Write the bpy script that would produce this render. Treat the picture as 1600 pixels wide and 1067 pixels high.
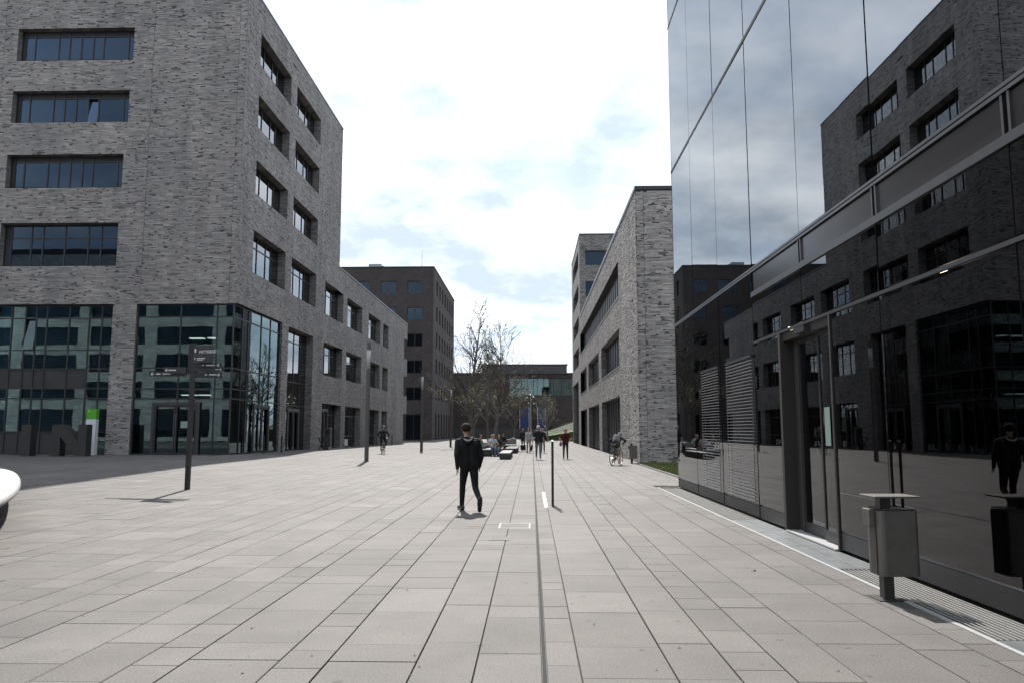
import bpy, bmesh, math, random
import numpy as np
from mathutils import Vector, Matrix

sc = bpy.context.scene
for o in list(bpy.data.objects):
    bpy.data.objects.remove(o)
COL = sc.collection
R = math.radians

# ------------------------------------------------------------------ camera
cam_d = bpy.data.cameras.new('camera')
cam_d.sensor_fit = 'HORIZONTAL'
cam_d.sensor_width = 36.0
cam_d.lens = 36.0 * 1205.0 / 1600.0
cam_d.clip_start = 0.1
cam_d.clip_end = 3000
cam = bpy.data.objects.new('camera', cam_d)
COL.objects.link(cam)
cam.location = (0, 0, 1.65)
cam.rotation_euler = (R(90 + 6.51), 0, R(1.464))
sc.camera = cam

# ------------------------------------------------------------------ sky, sun, exposure
SUN_EL, SUN_AZ = R(51), R(-8.0)          # azimuth measured from +Y towards +X
SUN = Vector((math.sin(SUN_AZ) * math.cos(SUN_EL), math.cos(SUN_AZ) * math.cos(SUN_EL), math.sin(SUN_EL)))
world = bpy.data.worlds.new('World')
sc.world = world
world.use_nodes = True
wn, wl = world.node_tree.nodes, world.node_tree.links
wn.clear()
w_out = wn.new('ShaderNodeOutputWorld')
w_bg = wn.new('ShaderNodeBackground')
w_bg.inputs['Strength'].default_value = 0.12
sky = wn.new('ShaderNodeTexSky')
sky.sky_type = 'NISHITA'
sky.sun_disc = False
sky.sun_elevation = SUN_EL
sky.sun_rotation = SUN_AZ
sky.air_density = 1.0
sky.dust_density = 0.7
tc = wn.new('ShaderNodeTexCoord')
sep = wn.new('ShaderNodeSeparateXYZ')
wl.new(tc.outputs['Generated'], sep.inputs[0])
zadd = wn.new('ShaderNodeMath'); zadd.operation = 'MAXIMUM'; zadd.inputs[1].default_value = 0.0
wl.new(sep.outputs['Z'], zadd.inputs[0])
zadd2 = wn.new('ShaderNodeMath'); zadd2.operation = 'ADD'; zadd2.inputs[1].default_value = 0.22
wl.new(zadd.outputs[0], zadd2.inputs[0])
dx = wn.new('ShaderNodeMath'); dx.operation = 'DIVIDE'
dy = wn.new('ShaderNodeMath'); dy.operation = 'DIVIDE'
wl.new(sep.outputs['X'], dx.inputs[0]); wl.new(zadd2.outputs[0], dx.inputs[1])
wl.new(sep.outputs['Y'], dy.inputs[0]); wl.new(zadd2.outputs[0], dy.inputs[1])
comb = wn.new('ShaderNodeCombineXYZ')
wl.new(dx.outputs[0], comb.inputs[0]); wl.new(dy.outputs[0], comb.inputs[1])
comb.inputs[2].default_value = 3.7
cn = wn.new('ShaderNodeTexNoise'); cn.inputs['Scale'].default_value = 1.55
cn.inputs['Detail'].default_value = 9; cn.inputs['Roughness'].default_value = 0.56
cn.inputs['Distortion'].default_value = 0.25
wl.new(comb.outputs[0], cn.inputs['Vector'])
cr = wn.new('ShaderNodeValToRGB')
cr.color_ramp.elements[0].position = 0.36; cr.color_ramp.elements[0].color = (0.58, 0.58, 0.58, 1)
cr.color_ramp.elements[1].position = 0.56; cr.color_ramp.elements[1].color = (1, 1, 1, 1)
wl.new(cn.outputs['Fac'], cr.inputs[0])
cn2 = wn.new('ShaderNodeTexNoise'); cn2.inputs['Scale'].default_value = 2.6
cn2.inputs['Detail'].default_value = 6; cn2.inputs['Roughness'].default_value = 0.55
wl.new(comb.outputs[0], cn2.inputs['Vector'])
cr2 = wn.new('ShaderNodeValToRGB')
cr2.color_ramp.elements[0].position = 0.36; cr2.color_ramp.elements[0].color = (3.5, 4.1, 4.9, 1)
cr2.color_ramp.elements[1].position = 0.68; cr2.color_ramp.elements[1].color = (8.2, 8.4, 8.7, 1)
wl.new(cn2.outputs['Fac'], cr2.inputs[0])
cmix = wn.new('ShaderNodeMixRGB')
wl.new(cr.outputs[0], cmix.inputs['Fac'])
wl.new(sky.outputs[0], cmix.inputs[1]); wl.new(cr2.outputs[0], cmix.inputs[2])
wl.new(cmix.outputs[0], w_bg.inputs['Color'])
wl.new(w_bg.outputs[0], w_out.inputs['Surface'])

sun_d = bpy.data.lights.new('sun', 'SUN')
sun_d.energy = 4.6
sun_d.angle = R(0.55)
sun_d.color = (1.0, 0.955, 0.89)
sun = bpy.data.objects.new('sun', sun_d)
COL.objects.link(sun)
sun.location = SUN * 200
sun.rotation_euler = SUN.to_track_quat('Z', 'Y').to_euler()

sc.view_settings.view_transform = 'Standard'
sc.view_settings.look = 'None'
sc.view_settings.exposure = 0.85
sc.view_settings.gamma = 1.0
sc.view_settings.use_curve_mapping = False
sc.render.engine = 'CYCLES'
cy = sc.cycles
cy.max_bounces = 8; cy.diffuse_bounces = 3; cy.glossy_bounces = 4
cy.transmission_bounces = 4; cy.transparent_max_bounces = 10
cy.caustics_reflective = False; cy.caustics_refractive = False
cy.sample_clamp_indirect = 6.0
cy.use_denoising = True
try:
    cy.denoiser = 'OPENIMAGEDENOISE'
except Exception:
    pass

# ------------------------------------------------------------------ materials
MATS = {}
class NT:
    def __init__(s, name):
        m = bpy.data.materials.new(name); m.use_nodes = True
        s.m = m; s.n = m.node_tree.nodes; s.l = m.node_tree.links
        s.p = s.n['Principled BSDF']; s.out = s.n['Material Output']
        MATS[name] = m
    def node(s, t, **kw):
        n = s.n.new(t)
        for k, v in kw.items():
            setattr(n, k, v)
        return n
    def ramp(s, src, stops):
        r = s.n.new('ShaderNodeValToRGB')
        els = r.color_ramp.elements
        while len(els) < len(stops):
            els.new(0.5)
        for e, (pos, c) in zip(els, stops):
            e.position = pos; e.color = (*c, 1) if len(c) == 3 else c
        s.l.new(src, r.inputs[0])
        return r.outputs[0]
    def noise(s, scale, detail=4, rough=0.55, coord='Object', sx=None):
        t = s.n.new('ShaderNodeTexCoord')
        src = t.outputs[coord]
        if coord == 'World':
            src = None
        if sx:
            mp = s.n.new('ShaderNodeMapping'); mp.inputs['Scale'].default_value = sx
            s.l.new(src, mp.inputs[0]); src = mp.outputs[0]
        n = s.n.new('ShaderNodeTexNoise'); n.inputs['Scale'].default_value = scale
        n.inputs['Detail'].default_value = detail; n.inputs['Roughness'].default_value = rough
        s.l.new(src, n.inputs['Vector'])
        return n.outputs['Fac']
    def pos_noise(s, scale, detail=4, rough=0.55, sx=None):
        g = s.n.new('ShaderNodeNewGeometry'); src = g.outputs['Position']
        if sx:
            mp = s.n.new('ShaderNodeMapping'); mp.inputs['Scale'].default_value = sx
            s.l.new(src, mp.inputs[0]); src = mp.outputs[0]
        n = s.n.new('ShaderNodeTexNoise'); n.inputs['Scale'].default_value = scale
        n.inputs['Detail'].default_value = detail; n.inputs['Roughness'].default_value = rough
        s.l.new(src, n.inputs['Vector'])
        return n.outputs['Fac']
    def mixc(s, a, b, fac, mode='MIX'):
        m = s.n.new('ShaderNodeMixRGB'); m.blend_type = mode
        for k, v in (('Fac', fac), (1, a), (2, b)):
            if isinstance(v, (int, float)):
                m.inputs[k].default_value = v
            elif isinstance(v, tuple):
                m.inputs[k].default_value = (*v, 1)
            else:
                s.l.new(v, m.inputs[k])
        return m.outputs[0]
    def bump(s, src, strength, dist=0.02):
        b = s.n.new('ShaderNodeBump'); b.inputs['Strength'].default_value = strength
        b.inputs['Distance'].default_value = dist
        s.l.new(src, b.inputs['Height']); s.l.new(b.outputs[0], s.p.inputs['Normal'])
    def set(s, base=None, rough=None, metal=None, spec=None):
        for k, v in (('Base Color', base), ('Roughness', rough), ('Metallic', metal), ('Specular IOR Level', spec)):
            if v is None:
                continue
            if isinstance(v, tuple):
                s.p.inputs[k].default_value = (*v, 1)
            elif isinstance(v, (int, float)):
                s.p.inputs[k].default_value = v
            else:
                s.l.new(v, s.p.inputs[k])

def plain(name, c, rough=0.6, metal=0.0, var=0.12, scale=6.0, bump=0.0):
    t = NT(name)
    n = t.pos_noise(scale, 5)
    lo = tuple(max(0, x * (1 - var)) for x in c); hi = tuple(x * (1 + var) for x in c)
    t.set(t.ramp(n, [(0.3, lo), (0.7, hi)]), rough, metal)
    if bump:
        t.bump(t.pos_noise(scale * 8, 4), bump, 0.01)
    return t.m

# clay bricks: each brick (mesh island) its own tone
def brick_mat(name, stops):
    t = NT(name)
    g = t.node('ShaderNodeAttribute', attribute_name='tone')
    c = t.ramp(g.outputs['Fac'], stops)
    big = t.pos_noise(0.35, 4)
    c = t.mixc(c, t.ramp(big, [(0.3, (0.84, 0.84, 0.85)), (0.7, (1.1, 1.09, 1.07))]), 1.0, 'MULTIPLY')
    streak = t.pos_noise(1.0, 5, 0.6, (1.6, 1.6, 0.12))
    c = t.mixc(c, t.ramp(streak, [(0.36, (0.86, 0.86, 0.86)), (0.62, (1.04, 1.04, 1.04))]), 1.0, 'MULTIPLY')
    fine = t.pos_noise(38, 3)
    c = t.mixc(c, t.ramp(fine, [(0.3, (0.82, 0.82, 0.82)), (0.7, (1.15, 1.15, 1.15))]), 1.0, 'MULTIPLY')
    t.set(c, 0.85, 0, 0.3)
    t.bump(fine, 0.5, 0.01)
    return t.m
brick_mat('grey_brick', [(0.0, (0.071, 0.067, 0.069)), (0.16, (0.106, 0.102, 0.103)), (0.22, (0.213, 0.205, 0.200)),
                         (0.6, (0.301, 0.287, 0.279)), (1.0, (0.404, 0.386, 0.373))])
brick_mat('light_brick', [(0.0, (0.087, 0.083, 0.084)), (0.16, (0.128, 0.121, 0.119)), (0.22, (0.248, 0.238, 0.231)),
                          (0.6, (0.415, 0.396, 0.379)), (1.0, (0.551, 0.524, 0.503))])

def brick_tex(name, c1, c2, mortar, w=0.42, h=0.09):
    """brick courses for reveals and far walls (world coordinates: horizontal run, height)"""
    t = NT(name)
    g = t.node('ShaderNodeNewGeometry')
    sp = t.node('ShaderNodeSeparateXYZ'); t.l.new(g.outputs['Position'], sp.inputs[0])
    ad = t.node('ShaderNodeMath', operation='ADD'); t.l.new(sp.outputs['X'], ad.inputs[0]); t.l.new(sp.outputs['Y'], ad.inputs[1])
    cb = t.node('ShaderNodeCombineXYZ'); t.l.new(ad.outputs[0], cb.inputs[0]); t.l.new(sp.outputs['Z'], cb.inputs[1])
    b = t.node('ShaderNodeTexBrick')
    t.l.new(cb.outputs[0], b.inputs['Vector'])
    b.inputs['Scale'].default_value = 1.0
    b.inputs['Brick Width'].default_value = w; b.inputs['Row Height'].default_value = h
    b.inputs['Mortar Size'].default_value = h * 0.11; b.inputs['Mortar Smooth'].default_value = 0.2
    b.inputs['Bias'].default_value = 0.0
    b.offset = 0.37; b.squash = 0.7; b.squash_frequency = 3
    for k, c in (('Color1', c1), ('Color2', c2), ('Mortar', mortar)):
        b.inputs[k].default_value = (*c, 1)
    big = t.pos_noise(0.4, 5)
    c = t.mixc(b.outputs['Color'], t.ramp(big, [(0.3, (0.82, 0.82, 0.82)), (0.7, (1.15, 1.15, 1.15))]), 1.0, 'MULTIPLY')
    t.set(c, 0.88, 0, 0.3)
    bp = t.node('ShaderNodeBump'); bp.invert = True
    bp.inputs['Strength'].default_value = 0.8; bp.inputs['Distance'].default_value = 0.012
    t.l.new(b.outputs['Fac'], bp.inputs['Height']); t.l.new(bp.outputs[0], t.p.inputs['Normal'])
    return t.m
brick_tex('reveal_brick', (0.124, 0.120, 0.117), (0.276, 0.265, 0.255), (0.041, 0.041, 0.041), 0.4, 0.064)
brick_tex('dark_brick', (0.048, 0.040, 0.040), (0.078, 0.067, 0.064), (0.036, 0.032, 0.032), 0.34, 0.085)
brick_tex('brown_brick', (0.042, 0.034, 0.032), (0.068, 0.055, 0.05), (0.03, 0.026, 0.025), 0.5, 0.12)
brick_tex('tower_brick', (0.128, 0.123, 0.120), (0.299, 0.287, 0.276), (0.045, 0.045, 0.045), 0.4, 0.09)
brick_tex('pale_brick', (0.208, 0.216, 0.216), (0.368, 0.368, 0.360), (0.096, 0.096, 0.096), 1.3, 0.2)
plain('mortar', (0.035, 0.034, 0.034), 0.95, 0, 0.2, 3)

def glass_mat(name, ior, tint, floor=0.0, wav=0.0, rough=0.0, gcol=(0.95, 0.97, 1.0)):
    t = NT(name)
    t.n.remove(t.p)
    fr = t.node('ShaderNodeFresnel'); fr.inputs['IOR'].default_value = ior
    tr = t.node('ShaderNodeBsdfTransparent'); tr.inputs[0].default_value = (*tint, 1)
    gl = t.node('ShaderNodeBsdfGlossy'); gl.inputs['Roughness'].default_value = rough
    gl.inputs['Color'].default_value = (*gcol, 1)
    if wav:
        n = t.pos_noise(1.1, 2, 0.4)
        b = t.node('ShaderNodeBump'); b.inputs['Strength'].default_value = wav; b.inputs['Distance'].default_value = 0.02
        t.l.new(n, b.inputs['Height']); t.l.new(b.outputs[0], gl.inputs['Normal'])
    mr = t.node('ShaderNodeMapRange')
    mr.inputs['To Min'].default_value = floor
    mr.inputs['To Max'].default_value = 1.0
    t.l.new(fr.outputs[0], mr.inputs['Value'])
    mx = t.node('ShaderNodeMixShader')
    t.l.new(mr.outputs[0], mx.inputs[0]); t.l.new(tr.outputs[0], mx.inputs[1]); t.l.new(gl.outputs[0], mx.inputs[2])
    t.l.new(mx.outputs[0], t.out.inputs['Surface'])
    return t.m
glass_mat('facade_glass', 1.62, (0.82, 0.82, 0.85), 0.0, 0.012)
glass_mat('coated_glass', 3.5, (0.62, 0.64, 0.68), 0.0, 0.012, 0.0, (0.93, 0.97, 1.0))
glass_mat('window_glass', 1.45, (0.55, 0.62, 0.70), 0.0, 0.03, 0.0, (0.62, 0.80, 1.0))
glass_mat('side_glass', 3.2, (0.60, 0.66, 0.70), 0.0, 0.03, 0.0, (0.95, 0.98, 1.0))
glass_mat('teal_glass', 1.7, (0.60, 0.70, 0.70), 0.03, 0.05, 0.0, (0.74, 0.94, 1.0))

plain('dark_frame', (0.022, 0.022, 0.024), 0.45, 0.2, 0.1)
plain('black_metal', (0.016, 0.016, 0.018), 0.5, 0.1, 0.2)
plain('grey_frame', (0.055, 0.055, 0.058), 0.4, 0.5, 0.1)
plain('silver', (0.15, 0.15, 0.153), 0.32, 0.9, 0.08)
plain('white_metal', (0.42, 0.42, 0.42), 0.35, 0.2, 0.05)
plain('coping_metal', (0.05, 0.05, 0.052), 0.4, 0.6, 0.1)
plain('zinc', (0.55, 0.56, 0.57), 0.3, 0.75, 0.08)
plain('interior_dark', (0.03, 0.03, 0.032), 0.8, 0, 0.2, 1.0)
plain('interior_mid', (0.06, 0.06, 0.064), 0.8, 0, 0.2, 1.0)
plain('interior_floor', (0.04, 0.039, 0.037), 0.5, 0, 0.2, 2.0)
plain('spandrel', (0.032, 0.029, 0.028), 0.2, 0.0, 0.06, 1.5)
plain('bin_paint', (0.105, 0.098, 0.088), 0.45, 0.2, 0.16, 7)
plain('door_brown', (0.028, 0.024, 0.021), 0.8, 0.0, 0.08, 5)
plain('bin_post', (0.05, 0.046, 0.043), 0.45, 0.25, 0.08, 5)
plain('lamp_post', (0.085, 0.078, 0.07), 0.45, 0.3, 0.1)
plain('lamp_glass', (0.34, 0.34, 0.33), 0.3, 0, 0.05)
plain('sign_black', (0.014, 0.014, 0.016), 0.4, 0.0, 0.1)
plain('sign_white', (0.62, 0.62, 0.62), 0.5, 0, 0.02)
plain('letter_steel', (0.022, 0.020, 0.020), 0.65, 0.0, 0.25, 5)
plain('stele_white', (0.55, 0.58, 0.62), 0.35, 0, 0.03)
plain('stele_green', (0.07, 0.30, 0.012), 0.4, 0, 0.04)
plain('notice_paper', (0.20, 0.28, 0.24), 0.6, 0, 0.03)
plain('bench_concrete', (0.27, 0.27, 0.268), 0.6, 0, 0.07, 3, 0.15)
plain('bench_side', (0.028, 0.028, 0.03), 0.7, 0, 0.2, 4)
plain('bench_slab', (0.19, 0.185, 0.18), 0.7, 0, 0.1, 4, 0.2)
plain('grate_bar', (0.33, 0.33, 0.32), 0.4, 0.2, 0.05)
plain('plate_metal', (0.20, 0.21, 0.22), 0.38, 0.7, 0.18, 4)
plain('pit_black', (0.012, 0.012, 0.012), 0.9, 0, 0.2)
plain('blind_white', (0.38, 0.38, 0.38), 0.5, 0, 0.03)
plain('banner_blue', (0.010, 0.03, 0.10), 0.7, 0, 0.08)
plain('rubber', (0.012, 0.012, 0.012), 0.8)
plain('bike_frame', (0.015, 0.015, 0.017), 0.35, 0.3)
plain('bike_metal', (0.35, 0.35, 0.36), 0.3, 0.9)
plain('leaf_litter', (0.05, 0.04, 0.03), 0.9)
plain('cover_metal', (0.20, 0.20, 0.195), 0.45, 0.6, 0.1)
plain('rust_cover', (0.10, 0.06, 0.045), 0.7, 0.2)
plain('bank_grass', (0.045, 0.065, 0.016), 0.9, 0, 0.35, 1.5)
plain('soil', (0.045, 0.038, 0.028), 0.95, 0, 0.3, 3)
plain('roof_gravel', (0.14, 0.14, 0.135), 0.95, 0, 0.3, 4)

def paving():
    t = NT('paving_stone')
    g = t.node('ShaderNodeNewGeometry')
    oi = t.node('ShaderNodeObjectInfo')
    ad = t.node('ShaderNodeMath', operation='ADD'); t.l.new(g.outputs['Random Per Island'], ad.inputs[0]); t.l.new(oi.outputs['Random'], ad.inputs[1])
    fr = t.node('ShaderNodeMath', operation='FRACT'); t.l.new(ad.outputs[0], fr.inputs[0])
    c = t.ramp(fr.outputs[0], [(0.0, (0.0847, 0.0785, 0.0741)), (0.12, (0.0938, 0.0867, 0.0819)), (0.6, (0.1014, 0.0940, 0.0884)), (0.9, (0.1097, 0.1021, 0.0969)), (1.0, (0.1210, 0.1131, 0.1075))])
    grain = t.pos_noise(60, 3, 0.75)
    c = t.mixc(c, t.ramp(grain, [(0.30, (0.56, 0.56, 0.56)), (0.5, (1.0, 1.0, 1.0)), (0.70, (1.42, 1.42, 1.42))]), 1.0, 'MULTIPLY')
    blot = t.pos_noise(1.3, 6, 0.6)
    c = t.mixc(c, t.ramp(blot, [(0.30, (0.80, 0.80, 0.805)), (0.6, (1.03, 1.03, 1.03))]), 1.0, 'MULTIPLY')
    stain = t.pos_noise(0.22, 5, 0.6)
    c = t.mixc(c, t.ramp(stain, [(0.36, (0.84, 0.84, 0.845)), (0.6, (1.04, 1.03, 1.015))]), 1.0, 'MULTIPLY')
    spots = t.pos_noise(9, 2, 0.4)
    c = t.mixc(c, t.ramp(spots, [(0.24, (0.55, 0.54, 0.52)), (0.31, (1, 1, 1))]), 1.0, 'MULTIPLY')
    t.set(c, 0.72, 0, 0.35)
    t.bump(grain, 0.35, 0.004)
paving()
plain('joint_sand', (0.045, 0.042, 0.039), 0.95, 0, 0.3, 10)
plain('far_ground', (0.12, 0.115, 0.108), 0.9, 0, 0.15, 0.4)

def grassm():
    t = NT('grass_blade')
    g = t.node('ShaderNodeNewGeometry')
    c = t.ramp(g.outputs['Random Per Island'], [(0.0, (0.05, 0.085, 0.015)), (0.6, (0.10, 0.14, 0.025)), (1.0, (0.20, 0.20, 0.05))])
    t.set(c, 0.7)
grassm()
def barkm():
    t = NT('bark')
    n = t.pos_noise(14, 5, 0.6, (1, 1, 0.25))
    t.set(t.ramp(n, [(0.3, (0.07, 0.062, 0.055)), (0.7, (0.18, 0.162, 0.142))]), 0.9)
    t.bump(n, 0.6, 0.02)
barkm()
def leafm():
    t = NT('spring_leaf')
    g = t.node('ShaderNodeNewGeometry')
    c = t.ramp(g.outputs['Random Per Island'], [(0.0, (0.16, 0.18, 0.06)), (0.6, (0.27, 0.27, 0.12)), (1.0, (0.38, 0.34, 0.2))])
    t.set(c, 0.6)
leafm()
def cloth(name, c, rough=0.85):
    t = NT(name)
    n = t.noise(9, 4); f = t.noise(120, 2)
    lo = tuple(x * 0.78 for x in c); hi = tuple(min(1, x * 1.2) for x in c)
    t.set(t.ramp(n, [(0.3, lo), (0.7, hi)]), rough, 0, 0.25)
    t.bump(n, 0.5, 0.03)
for nm, c in dict(cl_black=(0.012, 0.012, 0.014), cl_navy=(0.016, 0.018, 0.026), cl_jeans_black=(0.014, 0.014, 0.016), cl_white=(0.36, 0.36, 0.37),
                  cl_beige=(0.26, 0.22, 0.17), cl_maroon=(0.06, 0.010, 0.015), cl_dark=(0.028, 0.026, 0.028),
                  cl_blue=(0.05, 0.10, 0.20), cl_grey=(0.14, 0.14, 0.145), cl_lining=(0.36, 0.34, 0.33), cl_greyblue=(0.10, 0.11, 0.13)).items():
    cloth(nm, c)
plain('skin', (0.42, 0.25, 0.18), 0.5, 0, 0.06, 20)
plain('hair_dark', (0.014, 0.010, 0.008), 0.95, 0, 0.3, 60)
plain('hair_brown', (0.05, 0.03, 0.02), 0.6, 0, 0.3, 60)
plain('shoe_black', (0.014, 0.014, 0.014), 0.5)
plain('shoe_white', (0.6, 0.6, 0.6), 0.5)
plain('sole_pale', (0.30, 0.29, 0.28), 0.6)
plain('eye_white', (0.6, 0.6, 0.6), 0.3)
plain('roof_unit', (0.20, 0.24, 0.28), 0.4, 0.5, 0.1)
plain('dark_screen', (0.016, 0.017, 0.02), 0.42, 0.0, 0.15)
_mb = plain('matt_black', (0.008, 0.008, 0.009), 1.0, 0.0, 0.1)
_mb.node_tree.nodes['Principled BSDF'].inputs['Specular IOR Level'].default_value = 0.0
plain('pane_back', (0.03, 0.032, 0.036), 0.8)
def lightm(name, col, s):
    t = NT(name)
    t.p.inputs['Emission Color'].default_value = (*col, 1)
    t.p.inputs['Emission Strength'].default_value = s
    t.set((0.8, 0.8, 0.8), 0.4)
lightm('ceiling_tube', (1.0, 0.85, 0.62), 4.0)
lightm('ceiling_disc', (1.0, 0.96, 0.92), 0.8)

# ------------------------------------------------------------------ helpers
def tag(o, label=None, cat=None, group=None, kind=None):
    if label: o['label'] = label
    if cat: o['category'] = cat
    if group: o['group'] = group
    if kind: o['kind'] = kind
    return o

def link(o, parent=None):
    COL.objects.link(o)
    if parent is not None:
        o.parent = parent
    return o

def empty(name, loc, rz=0.0, label=None, cat=None, group=None):
    o = bpy.data.objects.new(name, None)
    o.empty_display_size = 0.3
    o.location = loc; o.rotation_euler = (0, 0, rz)
    COL.objects.link(o)
    return tag(o, label, cat, group)

def root_of(p):
    """world offset of an (unrotated) parent chain"""
    v = Vector((0, 0, 0))
    while p is not None:
        v += p.location
        p = p.parent
    return v

class Reveals:
    """one mesh per opening"""
    def __init__(s): s.all = []
    def new(s):
        m = MB(); s.all.append(m); return m
    def build(s, name, mat, parent):
        for m in s.all:
            if m.f: m.build(name, mat, parent)

class MB:
    def __init__(s):
        s.v = []; s.f = []
    def box(s, a, b):
        x0, y0, z0 = (min(a[i], b[i]) for i in range(3)); x1, y1, z1 = (max(a[i], b[i]) for i in range(3))
        k = len(s.v)
        s.v += [(x0, y0, z0), (x1, y0, z0), (x1, y1, z0), (x0, y1, z0), (x0, y0, z1), (x1, y0, z1), (x1, y1, z1), (x0, y1, z1)]
        s.f += [(k, k + 3, k + 2, k + 1), (k + 4, k + 5, k + 6, k + 7), (k, k + 1, k + 5, k + 4), (k + 1, k + 2, k + 6, k + 5), (k + 2, k + 3, k + 7, k + 6), (k + 3, k, k + 4, k + 7)]
        return s
    def quad(s, a, b, c, d):
        k = len(s.v); s.v += [tuple(a), tuple(b), tuple(c), tuple(d)]; s.f.append((k, k + 1, k + 2, k + 3)); return s
    def tri(s, a, b, c):
        k = len(s.v); s.v += [tuple(a), tuple(b), tuple(c)]; s.f.append((k, k + 1, k + 2)); return s
    def tube(s, p0, p1, r0, r1=None, n=8, caps=True):
        if r1 is None: r1 = r0
        p0 = Vector(p0); p1 = Vector(p1); d = (p1 - p0)
        if d.length < 1e-6: return s
        d.normalize()
        a = d.orthogonal().normalized(); b = d.cross(a)
        k = len(s.v)
        for (p, r) in ((p0, r0), (p1, r1)):
            for i in range(n):
                t = 2 * math.pi * i / n
                s.v.append(tuple(p + a * (r * math.cos(t)) + b * (r * math.sin(t))))
        for i in range(n):
            j = (i + 1) % n
            s.f.append((k + i, k + j, k + n + j, k + n + i))
        if caps:
            s.f.append(tuple(k + i for i in reversed(range(n)))); s.f.append(tuple(k + n + i for i in range(n)))
        return s
    def prism(s, pts, z0, z1):
        """pts: outline (x,y)"""
        n = len(pts); k = len(s.v)
        s.v += [(x, y, z0) for x, y in pts] + [(x, y, z1) for x, y in pts]
        s.f.append(tuple(k + i for i in reversed(range(n)))); s.f.append(tuple(k + n + i for i in range(n)))
        for i in range(n):
            j = (i + 1) % n
            s.f.append((k + i, k + j, k + n + j, k + n + i))
        return s
    def lathe(s, prof, n=20, c=(0, 0)):
        k = len(s.v); m = len(prof)
        for r, z in prof:
            for i in range(n):
                t = 2 * math.pi * i / n
                s.v.append((c[0] + r * math.cos(t), c[1] + r * math.sin(t), z))
        for q in range(m - 1):
            for i in range(n):
                j = (i + 1) % n
                s.f.append((k + q * n + i, k + q * n + j, k + (q + 1) * n + j, k + (q + 1) * n + i))
        s.f.append(tuple(k + i for i in reversed(range(n)))); s.f.append(tuple(k + (m - 1) * n + i for i in range(n)))
        return s
    def mesh(s, name, mat, smooth=False):
        me = bpy.data.meshes.new(name)
        me.from_pydata(s.v, [], s.f)
        me.materials.append(MATS[mat])
        if smooth:
            me.polygons.foreach_set('use_smooth', [True] * len(me.polygons))
        me.update()
        return me
    def build(s, name, mat, parent=None, local=False, smooth=False, bevel=0.0, **kw):
        if parent is not None and not local:
            o0 = root_of(parent)
            s.v = [(x - o0.x, y - o0.y, z - o0.z) for x, y, z in s.v]
        me = s.mesh(name, mat, smooth)
        if bevel:
            bm = bmesh.new(); bm.from_mesh(me)
            bmesh.ops.remove_doubles(bm, verts=bm.verts, dist=1e-5)
            bmesh.ops.bevel(bm, geom=list(bm.edges), offset=bevel, segments=2, profile=0.5, affect='EDGES')
            bm.to_mesh(me); bm.free()
        o = bpy.data.objects.new(name, me)
        link(o, parent)
        return tag(o, **kw)

_unit = {}
def unit_box(mat):
    if mat not in _unit:
        _unit[mat] = MB().box((-0.5, -0.5, -0.5), (0.5, 0.5, 0.5)).mesh('piece', mat)
    return _unit[mat]
def ubox(name, mat, a, b, parent):
    """box piece sharing one mesh per material; a,b in world coordinates"""
    o = bpy.data.objects.new(name, unit_box(mat))
    c = Vector([(a[i] + b[i]) / 2 for i in range(3)]) - root_of(parent)
    o.location = c
    o.scale = [max(abs(b[i] - a[i]), 1e-4) for i in range(3)]
    return link(o, parent)

def cell_in(ops, u, v):
    for (a, b, c, d) in ops:
        if a < u < b and c < v < d:
            return True
    return False

def wall_mesh(mp, u0, u1, v0, v1, ops, back, dep, mb_wall, rev_):
    """wall skin at depth `back` with openings; reveals from face to -dep"""
    us = sorted({u0, u1, *[min(max(x, u0), u1) for o in ops for x in o[:2]]})
    vs = sorted({v0, v1, *[min(max(x, v0), v1) for o in ops for x in o[2:]]})
    for i in range(len(us) - 1):
        for j in range(len(vs) - 1):
            if us[i + 1] - us[i] < 1e-4 or vs[j + 1] - vs[j] < 1e-4: continue
            if cell_in(ops, (us[i] + us[i + 1]) / 2, (vs[j] + vs[j + 1]) / 2): continue
            mb_wall.quad(mp(us[i], vs[j], back), mp(us[i + 1], vs[j], back), mp(us[i + 1], vs[j + 1], back), mp(us[i], vs[j + 1], back))
    for (a, b, c, d) in ops:
        f = -0.004
        mb_rev = rev_.new()
        if a > u0 + 0.01: mb_rev.quad(mp(a, c, f), mp(a, d, f), mp(a, d, -dep), mp(a, c, -dep))
        if b < u1 - 0.01: mb_rev.quad(mp(b, c, f), mp(b, d, f), mp(b, d, -dep), mp(b, c, -dep))
        mb_rev.quad(mp(a, d, f), mp(b, d, f), mp(b, d, -dep), mp(a, d, -dep))
        if c > v0 + 0.01: mb_rev.quad(mp(a, c, f), mp(b, c, f), mp(b, c, -dep), mp(a, c, -dep))

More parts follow.
